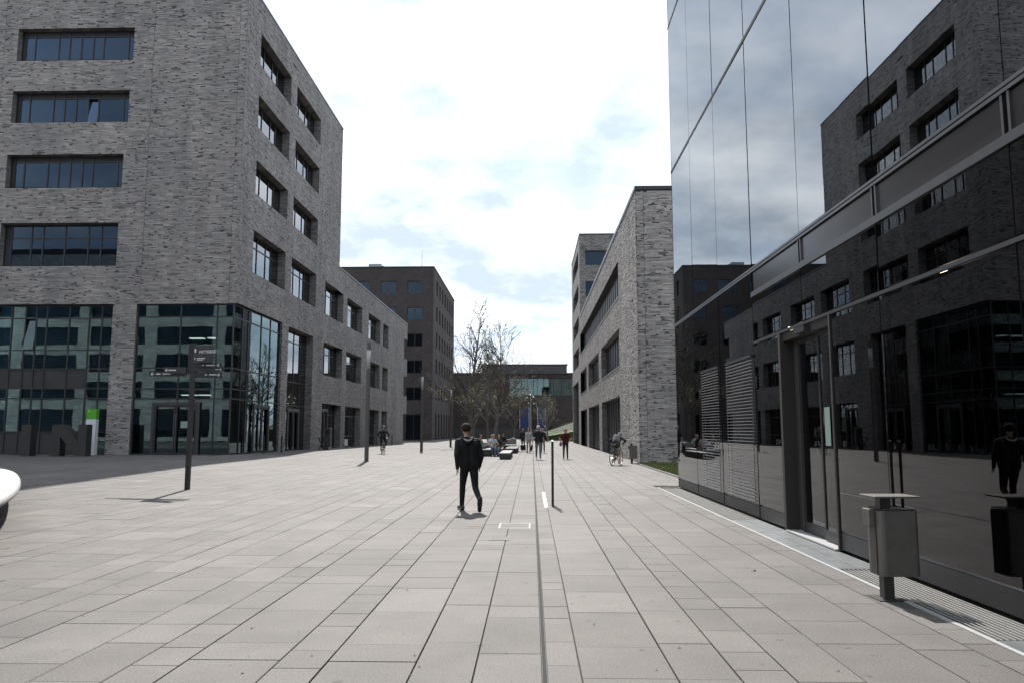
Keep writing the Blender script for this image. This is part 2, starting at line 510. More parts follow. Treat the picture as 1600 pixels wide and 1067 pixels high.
def bricks(name, mp, u0, u1, v0, v1, ops, mat, parent, seed, h=0.064, lmin=0.22, lmax=0.60, joint_u=()):
    rnd = random.Random(seed)
    rows = int((v1 - v0) / h)
    B = []
    for r in range(rows):
        za = v0 + r * h; zb = za + h - 0.0135; zm = (za + zb) / 2
        cuts = [(a, b) for (a, b, c, d) in ops if c < zm < d]
        cuts.sort()
        iv = []; x = u0
        for a, b in cuts:
            if a > x: iv.append((x, a))
            x = max(x, b)
        if x < u1: iv.append((x, u1))
        for ju in joint_u:
            iv2 = []
            for a, b in iv:
                if a < ju < b: iv2 += [(a, ju - 0.008), (ju + 0.008, b)]
                else: iv2.append((a, b))
            iv = iv2
        for a, b in iv:
            x = a
            first = True
            while x < b - 0.02:
                hd = rnd.random() < 0.20
                L = rnd.uniform(0.08, 0.2) if hd else rnd.uniform(lmin, lmax)
                if first:
                    L *= rnd.uniform(0.4, 1.0); first = False
                e = min(x + L, b)
                if b - e < 0.06: e = b
                tone = rnd.uniform(0.0, 0.3) if hd else min(1.0, max(0.18, rnd.gauss(0.6, 0.2)))
                B.append((x, e - 0.008 if e < b else e, za, zb, rnd.choice((0.0, 0.0, 0.002, 0.004, 0.009, -0.008)) if not hd else rnd.choice((-0.012, -0.004, 0.0)), tone))
                x = e
    n = len(B)
    A = np.array(B)
    o0 = root_of(parent)
    uvw = np.empty((n, 8, 3))
    for k, (iu, iv_, fr) in enumerate(((0, 2, 1), (1, 2, 1), (1, 3, 1), (0, 3, 1), (0, 2, 0), (1, 2, 0), (1, 3, 0), (0, 3, 0))):
        uvw[:, k, 0] = A[:, iu]; uvw[:, k, 1] = A[:, iv_]
        uvw[:, k, 2] = A[:, 4] if fr else -0.03
    flat = uvw.reshape(-1, 3)
    V = np.empty((n * 8, 3)); 
    pp = mp(flat[:, 0], flat[:, 1], flat[:, 2])
    for i in range(3):
        V[:, i] = pp[i] - o0[i]
    base = (np.arange(n) * 8)[:, None, None]
    F = np.array([[0, 1, 2, 3], [0, 4, 5, 1], [1, 5, 6, 2], [2, 6, 7, 3], [3, 7, 4, 0]])[None] + base
    F = F.reshape(-1, 4)
    o = np_mesh(name, V, F, mat, parent)
    at = o.data.attributes.new('tone', 'FLOAT', 'FACE')
    at.data.foreach_set('value', np.repeat(A[:, 5], 5).astype(np.float32))
    return o

def np_mesh(name, V, F, mat, parent=None, smooth=False):
    me = bpy.data.meshes.new(name)
    nv, nf, k = len(V), len(F), F.shape[1]
    me.vertices.add(nv); me.vertices.foreach_set('co', np.ascontiguousarray(V, dtype=np.float32).ravel())
    me.loops.add(nf * k); me.loops.foreach_set('vertex_index', np.ascontiguousarray(F, dtype=np.int32).ravel())
    me.polygons.add(nf)
    me.polygons.foreach_set('loop_start', np.arange(0, nf * k, k, dtype=np.int32))
    try:
        me.polygons.foreach_set('loop_total', np.full(nf, k, dtype=np.int32))
    except Exception:
        pass
    me.materials.append(MATS[mat])
    me.update(calc_edges=True)
    if not smooth:
        me.shade_flat()
    o = bpy.data.objects.new(name, me)
    link(o, parent)
    return o

def window(mp, u0, u1, v0, v1, cols, rows, dep, parent, glass='window_glass', frame='dark_frame', fw=0.07, opaque=(), name='window', tilt=None):
    """cols/rows: inner division positions (absolute). opaque: set of (col,row) cells filled with dark panel"""
    us = [u0] + list(cols) + [u1]; vs = [v0] + list(rows) + [v1]
    mb = MB()
    def bar(a, b, c, d, d0=-dep - 0.07, d1=-dep):
        mb.box(mp(a, c, d0), mp(b, d, d1))
    bar(u0, u0 + fw, v0, v1); bar(u1 - fw, u1, v0, v1)
    bar(u0 + fw, u1 - fw, v0, v0 + fw); bar(u0 + fw, u1 - fw, v1 - fw, v1)
    for c in cols: bar(c - fw * 0.45, c + fw * 0.45, v0 + fw, v1 - fw, -dep - 0.068, -dep - 0.002 + 0.012)
    for r in rows:
        for i in range(len(us) - 1):
            a = us[i] + (fw if i == 0 else fw * 0.45); b = us[i + 1] - (fw if i == len(us) - 2 else fw * 0.45)
            bar(a, b, r - fw * 0.45, r + fw * 0.45, -dep - 0.066, -dep + 0.004)
    w = mb.build(name, frame, parent)
    for i in range(len(us) - 1):
        for j in range(len(vs) - 1):
            a = us[i] + (fw if i == 0 else fw * 0.45); b = us[i + 1] - (fw if i == len(us) - 2 else fw * 0.45)
            c = vs[j] + (fw if j == 0 else fw * 0.45); d = vs[j + 1] - (fw if j == len(vs) - 2 else fw * 0.45)
            m = 'interior_dark' if (i, j) in opaque else glass
            p = ubox('panel' if (i, j) in opaque else 'pane', m, mp(a + 0.001, c + 0.001, -dep - 0.045), mp(b - 0.001, d - 0.001, -dep - 0.03), w)
            if tilt == (i, j):
                p.rotation_euler = (R(-9), 0, 0)
    return w

def gz(x, y):
    """gentle cross fall of the plaza towards the central drain"""
    a = min(max((-x - 3.0) / 13.0, 0.0), 1.0)
    if y < 30: b = min(max((y - 9.0) / 21.0, 0.0), 1.0)
    elif y < 42: b = 1.0
    else: b = max(0.0, 1.0 - (y - 42.0) / 50.0)
    return 0.34 * a * b

PF = lambda Y0: (lambda u, v, d: (u, Y0 - d, v))          # faces the camera (-Y)
PR = lambda X0: (lambda u, v, d: (X0 + d, u, v))          # faces right (+X)
PL = lambda X0: (lambda u, v, d: (X0 - d, u, v))          # faces left (-X)
PB = lambda Y0: (lambda u, v, d: (u, Y0 + d, v))          # faces away (+Y)
def fr(u0, u1, *fs): return [u0 + (u1 - u0) * f for f in fs]
#--SPLIT--
# ------------------------------------------------------------------ ground and paving
mb = MB(); mb.quad((-1200, -400, -0.12), (1200, -400, -0.12), (1200, 1600, -0.12), (-1200, 1600, -0.12))
mb.build('ground', 'far_ground', kind='structure')

def sheet(name, xs, ys, dz, mat, **kw):
    mb = MB()
    for i in range(len(xs) - 1):
        for j in range(len(ys) - 1):
            q = [(xs[i], ys[j]), (xs[i + 1], ys[j]), (xs[i + 1], ys[j + 1]), (xs[i], ys[j + 1])]
            mb.quad(*[(x, y, gz(x, y) + dz) for x, y in q])
    return mb.build(name, mat, **kw)
xs = [-60, -40, -30, -24, -20, -16] + [-16 + k for k in range(1, 14)] + [0, 3.6, 5.4]
ys = [-20, 0, 5] + list(range(9, 43, 3)) + [42] + list(range(47, 98, 5)) + [120, 175]
ys = sorted(set(ys))
pavement = sheet('pavement', sorted(set(xs)), ys, -0.022, 'joint_sand', kind='structure')

strips = [-5.36, -4.89, -4.49, -4.04, -3.33, -2.84, -2.49, -1.82, -1.47, -0.83, -0.40, 0.068]
rnd = random.Random(11)
x = strips[0]
left = []
cyc = [0.47, 0.67, 0.36, 0.45, 0.65, 0.35, 0.48, 0.70, 0.40]
k = 0
while x > -46:
    x -= cyc[k % 9] * rnd.uniform(0.95, 1.05); left.append(x); k += 1
SL = [(a, b) for a, b in zip(sorted(left + strips)[:-1], sorted(left + strips)[1:])]
right = [0.098, 0.33, 0.97, 1.39, 1.75, 2.20, 2.88, 3.33, 3.60, 4.02, 4.68, 5.04, 5.38]
SL += list(zip(right[:-1], right[1:]))
slabs = []
for si, (a, b) in enumerate(SL):
    w = b - a
    y = -4 + rnd.uniform(-0.6, 0)
    ymax = 160
    short = w < 0.38
    while y < ymax:
        L = rnd.choice((0.36, 0.45, 0.45, 0.6, 0.75)) if short else rnd.choice((0.45, 0.6, 0.75, 0.9, 0.9, 1.1, 1.25))
        if y > 70: L *= 1.6
        L *= rnd.uniform(0.96, 1.04)
        y1 = y + L
        xm, ym = (a + b) / 2, (y + y1) / 2
        ok = True
        if xm < -15.9 and y1 > 41.4: ok = False
        if xm > 3.55 and y < 22.75: ok = False
        if xm > 5.15 and 22 < ym < 39.2: ok = False
        if xm < -15.9 and y < 2: ok = False
        if ok:
            slabs.append((a + 0.005, b - 0.005, y + 0.003, y1 - 0.003, rnd.uniform(-0.0015, 0.0015)))
        y = y1
def score(s):
    xm, ym = (s[0] + s[1]) / 2, (s[2] + s[3]) / 2
    if ym < 4.9: return -1
    px = 831 + xm / ym * 1205
    if px < -40 or px > 1640: return -1
    return (s[1] - s[0]) * (s[3] - s[2]) / ym ** 3
slabs.sort(key=score, reverse=True)
# unit slab with a small chamfer, shared by the nearest slabs
um = MB(); c = 0.006
um.v = [(-.5, -.5, -0.018), (.5, -.5, -0.018), (.5, .5, -0.018), (-.5, .5, -0.018),
        (-.5, -.5, -0.003), (.5, -.5, -0.003), (.5, .5, -0.003), (-.5, .5, -0.003),
        (-.5 + c, -.5 + c, 0), (.5 - c, -.5 + c, 0), (.5 - c, .5 - c, 0), (-.5 + c, .5 - c, 0)]
um.f = [(8, 9, 10, 11)] + [(i, (i + 1) % 4, 4 + (i + 1) % 4, 4 + i) for i in range(4)] + [(4 + i, 4 + (i + 1) % 4, 8 + (i + 1) % 4, 8 + i) for i in range(4)]
slab_me = um.mesh('paving_slab', 'paving_stone')
for (a, b, y0, y1, dz) in slabs[:300]:
    o = bpy.data.objects.new('paving_slab', slab_me)
    xm, ym = (a + b) / 2, (y0 + y1) / 2
    o.location = (xm, ym, gz(xm, ym) + dz)
    o.scale = (b - a, y1 - y0, 1)
    o.rotation_euler = (math.atan(gz(xm, ym + .5) - gz(xm, ym - .5)), -math.atan(gz(xm + .5, ym) - gz(xm - .5, ym)), 0)
    link(o, pavement)
rest = slabs[300:]
A = np.array(rest)
n = len(A)
V = np.empty((n, 8, 3))
for k, (ix, iy, top) in enumerate(((0, 2, 1), (1, 2, 1), (1, 3, 1), (0, 3, 1), (0, 2, 0), (1, 2, 0), (1, 3, 0), (0, 3, 0))):
    V[:, k, 0] = A[:, ix]; V[:, k, 1] = A[:, iy]
    V[:, k, 2] = [gz(p, q) for p, q in zip(A[:, ix], A[:, iy])]
    V[:, k, 2] += A[:, 4] if top else -0.02
F = (np.array([[0, 1, 2, 3], [0, 4, 5, 1], [1, 5, 6, 2], [2, 6, 7, 3], [3, 7, 4, 0]])[None] + (np.arange(n) * 8)[:, None, None]).reshape(-1, 4)
tag(np_mesh('paving_field', V.reshape(-1, 3), F, 'paving_stone', pavement), kind='stuff')

# ------------------------------------------------------------------ left brick building (tower and long wing)
XL, YF = -16.0, 40.9
lb = empty('brick_building', (XL, YF, 0.3), 0, 'tall grey brick corner building with long lower wing on the left', 'building')
sF = YF / 40.5
zz = lambda z: 1.65 + (z - 1.65) * sF
frontO = [(-29.14, -22.45, zz(22.2), zz(24.07)), (-29.2, -22.53, zz(18.55), zz(20.41)), (-29.25, -22.67, zz(14.85), zz(16.72)), (-29.3, -22.73, zz(10.42), zz(12.84)),
          (-36.6, -22.75, 0.0, 8.42), (-21.45, -16.0, 0.0, 8.45)]
TC = [(43.1, 48.9), (50.2, 56.1)]
TR_ = [(23.1, 25.08), (19.2, 21.2), (15.25, 17.27), (10.6, 13.1)]
WC = [(58.6, 64.45), (65.9, 71.8), (74.75, 80.6), (82.2, 85.2)]
WR = [(10.55, 13.08), (5.85, 8.35), (-0.3, 3.65)]
END = (95.9, 98.4)
sideO = [(a, b, c, d) for (a, b) in TC for (c, d) in TR_] + [(a, b, c, d) for (a, b) in WC + [END] for (c, d) in WR]
sideO += [(40.9, 48.7, -0.3, 8.45), (50.0, 55.75, -0.3, 8.4)]
HT, HW, YT, YE = 27.1, 15.15, 62.9, 98.4
mpF, mpR = PF(YF), PR(XL)
wallm, rev = MB(), Reveals()
wall_mesh(mpF, -42.0, -16.0, 0.0, HT, frontO, -0.022, 0.38, wallm, rev)
wall_mesh(mpR, YF, YT, -0.3, HT, [o for o in sideO if o[0] < YT - 0.5 and o[1] < YT + 2], -0.022, 0.55, wallm, rev)
wall_mesh(mpR, YT, YE, -0.3, HW, [(max(o[0], YT), o[1], o[2], o[3]) for o in sideO if o[1] > YT], -0.022, 0.55, wallm, rev)
# tower back wall, wing end wall, west wall
bk = -0.02
wallm.quad((XL - 0.02, YT, HW), (-42, YT, HW), (-42, YT, HT), (XL - 0.02, YT, HT))
wallm.quad((XL - 0.02 - 1.6, YE - 0.02, -0.3), (-42, YE - 0.02, -0.3), (-42, YE - 0.02, HW), (XL - 1.62, YE - 0.02, HW))
for (c, d) in ((3.65, 5.85), (8.35, 10.55), (13.08, HW)):
    wallm.quad((XL - 0.02, YE - 0.02, c), (XL - 1.62, YE - 0.02, c), (XL - 1.62, YE - 0.02, d), (XL - 0.02, YE - 0.02, d))
wallm.quad((-42, YF + 0.02, -0.3), (-42, YE, -0.3), (-42, YE, HW), (-42, YF + 0.02, HW))
wallm.quad((-42, YF + 0.02, HW), (-42, YT, HW), (-42, YT, HT), (-42, YF + 0.02, HT))
wallm.build('wall', 'mortar', lb)
rev.build('reveal', 'reveal_brick', lb)
bricks('brickwork', mpF, -42.0, -16.0, 0.3, HT - 0.12, frontO, 'grey_brick', lb, 3, joint_u=(-21.3, -29.9, -16.42))['kind'] = 'stuff'
bricks('brickwork', mpR, YF, YT, 0.1, HT - 0.12, [o for o in sideO if o[0] < YT], 'grey_brick', lb, 4, joint_u=(41.3, 57.2))['kind'] = 'stuff'
bricks('brickwork', mpR, YT, YE, 0.0, HW - 0.12, [o for o in sideO if o[1] > YT], 'grey_brick', lb, 5, joint_u=(73.3,))['kind'] = 'stuff'
# copings and roofs
cp = MB()
cp.box((-42, YF - 0.03, HT - 0.12), (XL + 0.03, YF + 0.35, HT)); cp.box((XL - 0.35, YF + 0.35, HT - 0.12), (XL + 0.03, YT + 0.03, HT))
cp.box((-42, YT - 0.35, HT - 0.12), (XL - 0.35, YT + 0.03, HT))
cp.box((XL - 0.35, YT + 0.03, HW - 0.12), (XL + 0.03, YE + 0.03, HW)); cp.box((-42, YE - 0.35, HW - 0.12), (XL - 0.35, YE + 0.03, HW))
cp.build('coping', 'coping_metal', lb)
MB().box((-41.9, YF + 0.1, HT - 0.8), (XL - 0.1, YT - 0.1, HT - 0.5)).box((-41.9, YT, HW - 0.8), (XL - 0.1, YE - 0.1, HW - 0.5)).build('roof', 'roof_gravel', lb)
# floors and inner core seen through the panes
fl = MB()
fl.box((-41.5, 41.6, 0.02), (-16.7, 97.5, 0.24 if False else 0.06))
for z in (4.2, 9.3, 13.9):
    fl.box((-41.5, 41.7, z - 0.25), (-16.75, 97.2, z + 0.15))
for z in (17.9, 21.8, 25.7):
    fl.box((-41.5, 41.7, z - 0.25), (-16.75, 62.5, z + 0.15))
fl.build('floor_slab', 'interior_mid', lb)
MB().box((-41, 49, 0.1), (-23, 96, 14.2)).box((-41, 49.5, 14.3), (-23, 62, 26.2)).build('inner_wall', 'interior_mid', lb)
# vertical joints between brick panels are gaps in the brickwork; drain slots high on the wall
for (u, v) in ((-19.9, 24.9),):
    ubox('drain_slot', 'pit_black', mpF(u - 0.3, v, -0.01), mpF(u + 0.3, v + 0.1, 0.006), lb)
for (u, v) in ((49.6, 26.1), (76.2, 14.0), (88.5, 14.0)):
    ubox('drain_slot', 'pit_black', mpR(u - 0.35, v, -0.01), mpR(u + 0.35, v + 0.12, 0.006), lb)

# front ribbon windows
for k, (a, b, c, d) in enumerate(frontO[:4]):
    cols = fr(a, b, 0.035, 0.115, 0.32, 0.415, 0.515, 0.62, 0.71, 0.925)
    if k < 3:
        window(mpF, a, b, c, d, cols, [d - 0.32], 0.38, lb, opaque={(i, 1) for i in range(9)} | {(0, 0)}, tilt=(6, 0) if k == 1 else None)
    else:
        window(mpF, a, b, c, d, fr(a, b, 0.06, 0.23, 0.33, 0.52, 0.72, 0.83), [d - 0.75], 0.38, lb, opaque={(0, 0), (0, 1)})
# side windows
for (a, b) in TC:
    for k, (c, d) in enumerate(TR_):
        if k < 3:
            window(mpR, a, b, c, d, fr(a, b, 0.2, 0.34, 0.60, 0.76), [], 0.5, lb, glass='side_glass')
        else:
            window(mpR, a, b, c, d, fr(a, b, 0.2, 0.34, 0.60, 0.76), [d - 0.75], 0.5, lb, glass='side_glass')
for (a, b) in WC:
    n2 = (0.2, 0.36, 0.62, 0.78) if b - a > 4 else (0.5,)
    for (c, d) in WR[:2]:
        window(mpR, a, b, c, d, fr(a, b, *n2), [d - 0.75], 0.5, lb, glass='side_glass')
    c, d = WR[2]
    window(mpR, a, b, gz(-16, a) - 0.03, d, fr(a, b, *n2), [1.1, d - 0.8], 0.5, lb, glass='side_glass')
for (c, d) in WR:
    a, b = END
    window(mpR, a, b - 0.02, max(c, 0.0), d, fr(a, b, 0.5), [d - 0.7] if c > 0 else [1.1, d - 0.7], 0.5, lb, glass='side_glass')
# tall bay
window(mpR, 50.0, 55.75, 0.16, 8.4, fr(50, 55.75, 0.26, 0.5, 0.75), [3.3, 4.9, 7.6], 0.5, lb, glass='side_glass')
# corner glazing, two faces
gb = 0.33
rowsG = [3.31, 3.84, 4.95, 7.72]
window(mpR, 41.0, 48.7, gb, 8.43, [42.3, 43.2, 45.3, 46.9], rowsG, 0.12, lb, glass='teal_glass', name='glazing')
window(mpF, -21.45, -16.14, gb, 8.43, [-19.05, -17.05], rowsG, 0.14, lb, glass='teal_glass', name='glazing')
colsL = [-36.0, -35.1, -33.8, -32.7, -31.9, -31.0, -30.2, -29.3, -28.5, -27.75, -27.15, -26.55, -25.3, -24.2, -23.5]
window(mpF, -36.6, -22.75, gb, 8.4, colsL, [1.54, 3.33, 3.88, 4.94, 5.95, 7.68], 0.3, lb, glass='teal_glass', name='glazing',
       opaque={(i, 3) for i in range(14)} | {(i, 0) for i in range(15)}, tilt=(10, 5))
# entrance doors: heavy frames standing just in front of the glazing
def double_door(mp, u0, u1, v0, v1, parent, dep):
    mb = MB(); t = 0.16
    mb.box(mp(u0, v0, -dep), mp(u0 + t, v1, -dep + 0.1)); mb.box(mp(u1 - t, v0, -dep), mp(u1, v1, -dep + 0.1)); mb.box(mp(u0 + t, v1 - t, -dep), mp(u1 - t, v1, -dep + 0.1))
    d = mb.build('door', 'grey_frame', parent)
    um = (u0 + u1) / 2
    for a, b, s in ((u0 + t, um - 0.01, 1), (um + 0.01, u1 - t, -1)):
        lf = MB(); q = 0.09
        lf.box(mp(a, v0 + 0.02, -dep + 0.02), mp(a + q, v1 - t, -dep + 0.07)); lf.box(mp(b - q, v0 + 0.02, -dep + 0.02), mp(b, v1 - t, -dep + 0.07))
        lf.box(mp(a + q, v0 + 0.02, -dep + 0.021), mp(b - q, v0 + 0.16, -dep + 0.069)); lf.box(mp(a + q, v1 - t - q, -dep + 0.021), mp(b - q, v1 - t, -dep + 0.069))
        lf.build('door_leaf', 'dark_frame', d)
        h = b - 0.04 if s > 0 else a + 0.04
        ubox('handle', 'silver', mp(h - 0.02, v0 + 0.3, -dep + 0.10), mp(h + 0.02, v1 - 0.6, -dep + 0.13), d)
    return d
dd = double_door(mpF, -20.35, -17.75, gb - 0.02, 3.12, lb, 0.12)
ubox('notice', 'notice_paper', mpF(-18.75, 1.75, -0.055), mpF(-18.35, 2.1, -0.05), dd)
double_door(mpR, 44.2, 46.9, gb - 0.06, 3.12, lb, 0.10)
double_door(mpR, 51.6, 54.2, 0.17, 3.1, lb, 0.48)
double_door(mpR, 59.6, 61.9, 0.1, 3.3, lb, 0.48)
# ceiling lights inside the corner hall
for (a, b, y, z) in ((-19.9, -19.1, 44, 6.9), (-18.95, -18.5, 44.3, 6.95), (-20.2, -19.4, 44, 3.62), (-19.2, -18.6, 44, 3.62)):
    ubox('ceiling_light', 'ceiling_disc', (a, y, z), (b, y + 0.4, z + 0.05), lb)

# ------------------------------------------------------------------ dark brick building behind the wing
db = empty('dark_brick_building', (-16, 124, 0), 0, 'dark brown brick office block with small windows behind the left wing', 'building')
mpF2, mpR2 = PF(124.0), PR(-16.0)
H2 = 28.05
rows2 = [(25.8 - 4.33 * k - 2.15, 25.8 - 4.33 * k) for k in range(5)] + [(0.0, 4.1)]
fo = [(a, b, c, d) for (a, b) in ((-20.3, -17.7), (-24.7, -22.1), (-29.1, -26.5), (-33.5, -30.9)) for (c, d) in rows2]
so = [(127.9 + 4.1 * k, 129.7 + 4.1 * k, c, d) for k in range(7) for (c, d) in [(26.5 - 4.35 * j - 2.5, 26.5 - 4.35 * j) for j in range(5)] + [(0.0, 4.3)]]
wm, rv = MB(), Reveals()
wall_mesh(mpF2, -40, -16, 0, H2, fo, 0.0, 0.25, wm, rv)
wall_mesh(mpR2, 124, 157.5, 0, H2, so, 0.0, 0.35, wm, rv)
wm.quad((-16, 157.5, 0), (-40, 157.5, 0), (-40, 157.5, H2), (-16, 157.5, H2)); wm.quad((-40, 124, 0), (-40, 157.5, 0), (-40, 157.5, H2), (-40, 124, H2))
wm.build('wall', 'dark_brick', db); rv.build('reveal', 'dark_brick', db)
MB().box((-40, 123.9, H2), (-15.9, 124.3, H2 + 0.15)).box((-16.3, 124.3, H2), (-15.9, 157.6, H2 + 0.15)).build('coping', 'coping_metal', db)
MB().quad((-40, 124, H2 - 0.3), (-16, 124, H2 - 0.3), (-16, 157.5, H2 - 0.3), (-40, 157.5, H2 - 0.3)).build('roof', 'roof_gravel', db)
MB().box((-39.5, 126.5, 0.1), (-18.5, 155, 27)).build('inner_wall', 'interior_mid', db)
for (a, b, c, d) in fo:
    window(mpF2, a, b, c, d, [(a + b) / 2], [], 0.15, db, fw=0.11)
for (a, b, c, d) in so:
    window(mpR2, a, b, c, d, [], [], 0.3, db, fw=0.1)
ru = MB().box((-27.4, 127, H2 - 0.3), (-25.3, 129.4, H2 + 1.25)).build('roof_unit', 'roof_unit', db)
ubox('duct', 'grey_frame', (-25.29, 127.6, H2 - 0.1), (-24.9, 128.8, H2 + 1.0), ru)
MB().tube((-18.4, 127, H2 - 0.3), (-18.4, 127, H2 + 3.6), 0.05, 0.02, 6).build('mast', 'grey_frame', db)

# ------------------------------------------------------------------ far building across the end of the street
fb = empty('far_building', (0, 166, 0), 0, 'low wide dark building with a long glazed band and blue banners closing the street', 'building')
mpF3 = PF(166.0)
wm, rv = MB(), Reveals()
band = (-4.9, 11.0, 8.9, 12.7)
wall_mesh(mpF3, -30, 20, 0, 13.6, [band], 0.0, 0.4, wm, rv)
wm.quad((-30, 166, 0), (-30, 190, 0), (-30, 190, 13.6), (-30, 166, 13.6)); wm.quad((20, 166, 0), (20, 190, 0), (20, 190, 13.6), (20, 166, 13.6))
wm.build('wall', 'brown_brick', fb); rv.build('reveal', 'dark_brick', fb)
MB().box((-30, 165.8, 13.6), (20, 190, 13.85)).build('coping', 'coping_metal', fb)
MB().box((-10.8, 166.4, 13.85), (7.6, 185, 15.55)).build('penthouse', 'grey_frame', fb)
MB().box((-11.0, 166.2, 15.55), (7.8, 185.2, 15.75)).build('roof', 'coping_metal', fb)
window(mpF3, *band[:2], *band[2:], [-3.6, -2.2, -1.0, 0.4, 1.2, 2.6, 4.1, 4.7, 6.4, 8.2, 9.6], [], 0.2, fb, fw=0.12, glass='teal_glass')
MB().box((-29, 169, 0), (19, 189, 13)).build('inner_wall', 'interior_mid', fb)
for (a, b) in ((-2.5, -0.65), (1.3, 2.8)):
    bn = tag(MB().box((a, 165.35, 1.9), (b, 165.42, 6.3)).build('banner', 'banner_blue'), 'blue vertical banner by the far dark building, %s' % ('left of the two' if a < 0 else 'right of the two'), 'banner', 'blue banners')
    for s in (a - 0.06, b + 0.06):
        ubox('banner_rail', 'zinc', (s - 0.05, 165.3, 0.0), (s + 0.05, 165.5, 6.4), bn)
# dark low plinth and wall under the building
lw = tag(MB().box((-14, 140, 0), (9, 140.5, 1.9)).build('garden_wall', 'coping_metal'), 'long low dark wall in front of the far building', 'wall')

# green bank rising to the right at the street end
bank = MB()
for i in range(12):
    x0, x1 = -0.5 + i * 0.8, -0.5 + (i + 1) * 0.8
    z0, z1 = 0.4 + 3.3 * (i / 12), 0.4 + 3.3 * ((i + 1) / 12)
    bank.quad((x0, 120, z0 * 0.5), (x1, 120, z1 * 0.5), (x1, 127, z1), (x0, 127, z0))
    bank.quad((x0, 120, -0.1), (x1, 120, -0.1), (x1, 120, z1 * 0.5), (x0, 120, z0 * 0.5))
    bank.quad((x0, 127, z0), (x1, 127, z1), (x1, 134, -0.1), (x0, 134, -0.1))
bk_o = bank.build('grass_bank', 'bank_grass', kind='structure')
hb = empty('bank_railing', (0, 119.5, 0), 0, 'low glass balustrade rising along the grass bank at the street end', 'railing')
for i in range(6):
    x0 = -0.4 + i * 1.55; x1 = x0 + 1.5
    z0, z1 = 0.2 + 0.22 * i * 1.55, 0.2 + 0.22 * (i + 1) * 1.55
    m = MB(); 
    m.v = [(x0, 119.5, z0), (x1, 119.5, z1), (x1, 119.5, z1 + 1.3), (x0, 119.5, z0 + 1.3), (x0, 119.54, z0), (x1, 119.54, z1), (x1, 119.54, z1 + 1.3), (x0, 119.54, z0 + 1.3)]
    m.f = [(0, 1, 2, 3), (4, 7, 6, 5), (0, 4, 5, 1), (1, 5, 6, 2), (2, 6, 7, 3), (3, 7, 4, 0)]
    m.build('pane', 'facade_glass', hb)

# ------------------------------------------------------------------ right brick building and its tower
XR, YR = 5.4, 39.07
rb = empty('brick_wing', (XR, YR, 0), 0, 'long pale brick building with strip windows on the right, bare end wall towards us', 'building')
mpL, mpE = PL(XR), PF(YR)
HR = 14.2
cols = [(47.45, 59.7), (62.1, 73.4), (75.9, 85.3)]
ro = [(47.4, 85.2, 9.8, 12.1)] + [(a, b, 5.5, 7.85) for a, b in cols] + [(a, b, -0.2, 3.7) for a, b in cols]
wm, rv = MB(), Reveals()
wall_mesh(mpL, YR, 85.2, -0.2, HR, ro, -0.022, 0.45, wm, rv)
wall_mesh(mpE, XR, 26.0, -0.2, HR, [], -0.022, 0.4, wm, rv)
wm.quad((26, YR, -0.2), (26, 85.2, -0.2), (26, 85.2, HR), (26, YR, HR))
wm.build('wall', 'mortar', rb); rv.build('reveal', 'reveal_brick', rb)
bricks('brickwork', mpL, YR, 85.2, 0.0, HR - 0.2, ro, 'light_brick', rb, 7, joint_u=(60.9,))['kind'] = 'stuff'
bricks('brickwork', mpE, XR, 14.0, 0.0, HR - 0.2, [], 'light_brick', rb, 8, joint_u=(5.8,))['kind'] = 'stuff'
MB().box((XR - 0.03, YR - 0.03, HR - 0.2), (26, YR + 0.4, HR)).box((XR - 0.03, YR + 0.4, HR - 0.2), (XR + 0.4, 85.2, HR)).build('coping', 'coping_metal', rb)
MB().box((XR + 0.41, YR + 0.4, HR - 0.6), (25.9, 85.1, HR - 0.4)).build('roof', 'roof_gravel', rb)
fl = MB()
for z in (4.3, 8.7, 12.8):
    fl.box((XR + 0.6, YR + 0.4, z - 0.2), (25.5, 85.0, z + 0.2))
fl.build('floor_slab', 'interior_mid', rb)
MB().box((XR + 5, YR + 3, 0), (25, 85, 13.4)).build('inner_wall', 'interior_mid', rb)
MB().box((XR + 0.02, 47.6, HR + 0.02), (XR + 0.06, 85.1, HR + 0.16)).build('roof_edge_strip', 'white_metal', rb)
for i, (a, b, c, d) in enumerate(ro):
    nn = int((b - a) / 1.4)
    if c < 0: c = 0.0
    w = window(mpL, a, b, c, d, [a + (b - a) * k / nn for k in range(1, nn)], [], 0.4, rb, fw=0.09, glass='dark_screen')
    if i < 4:
        ubox('sill', 'white_metal', mpL(a + 0.02, c + 0.001, -0.38), mpL(b - 0.02, c + 0.05, 0.03), w)
for (u, v) in ((53, 13.0), (66, 13.0), (78, 13.0)):
    ubox('drain_slot', 'pit_black', mpL(u - 0.3, v, -0.01), mpL(u + 0.3, v + 0.12, 0.006), rb)
# light post seen in the strip window
ubox('column', 'white_metal', (XR + 0.7, 53.0, 9.8), (XR + 0.9, 53.2, 12.1), rb)
ubox('column', 'white_metal', (XR + 0.7, 78.0, 9.8), (XR + 0.9, 78.25, 12.1), rb)

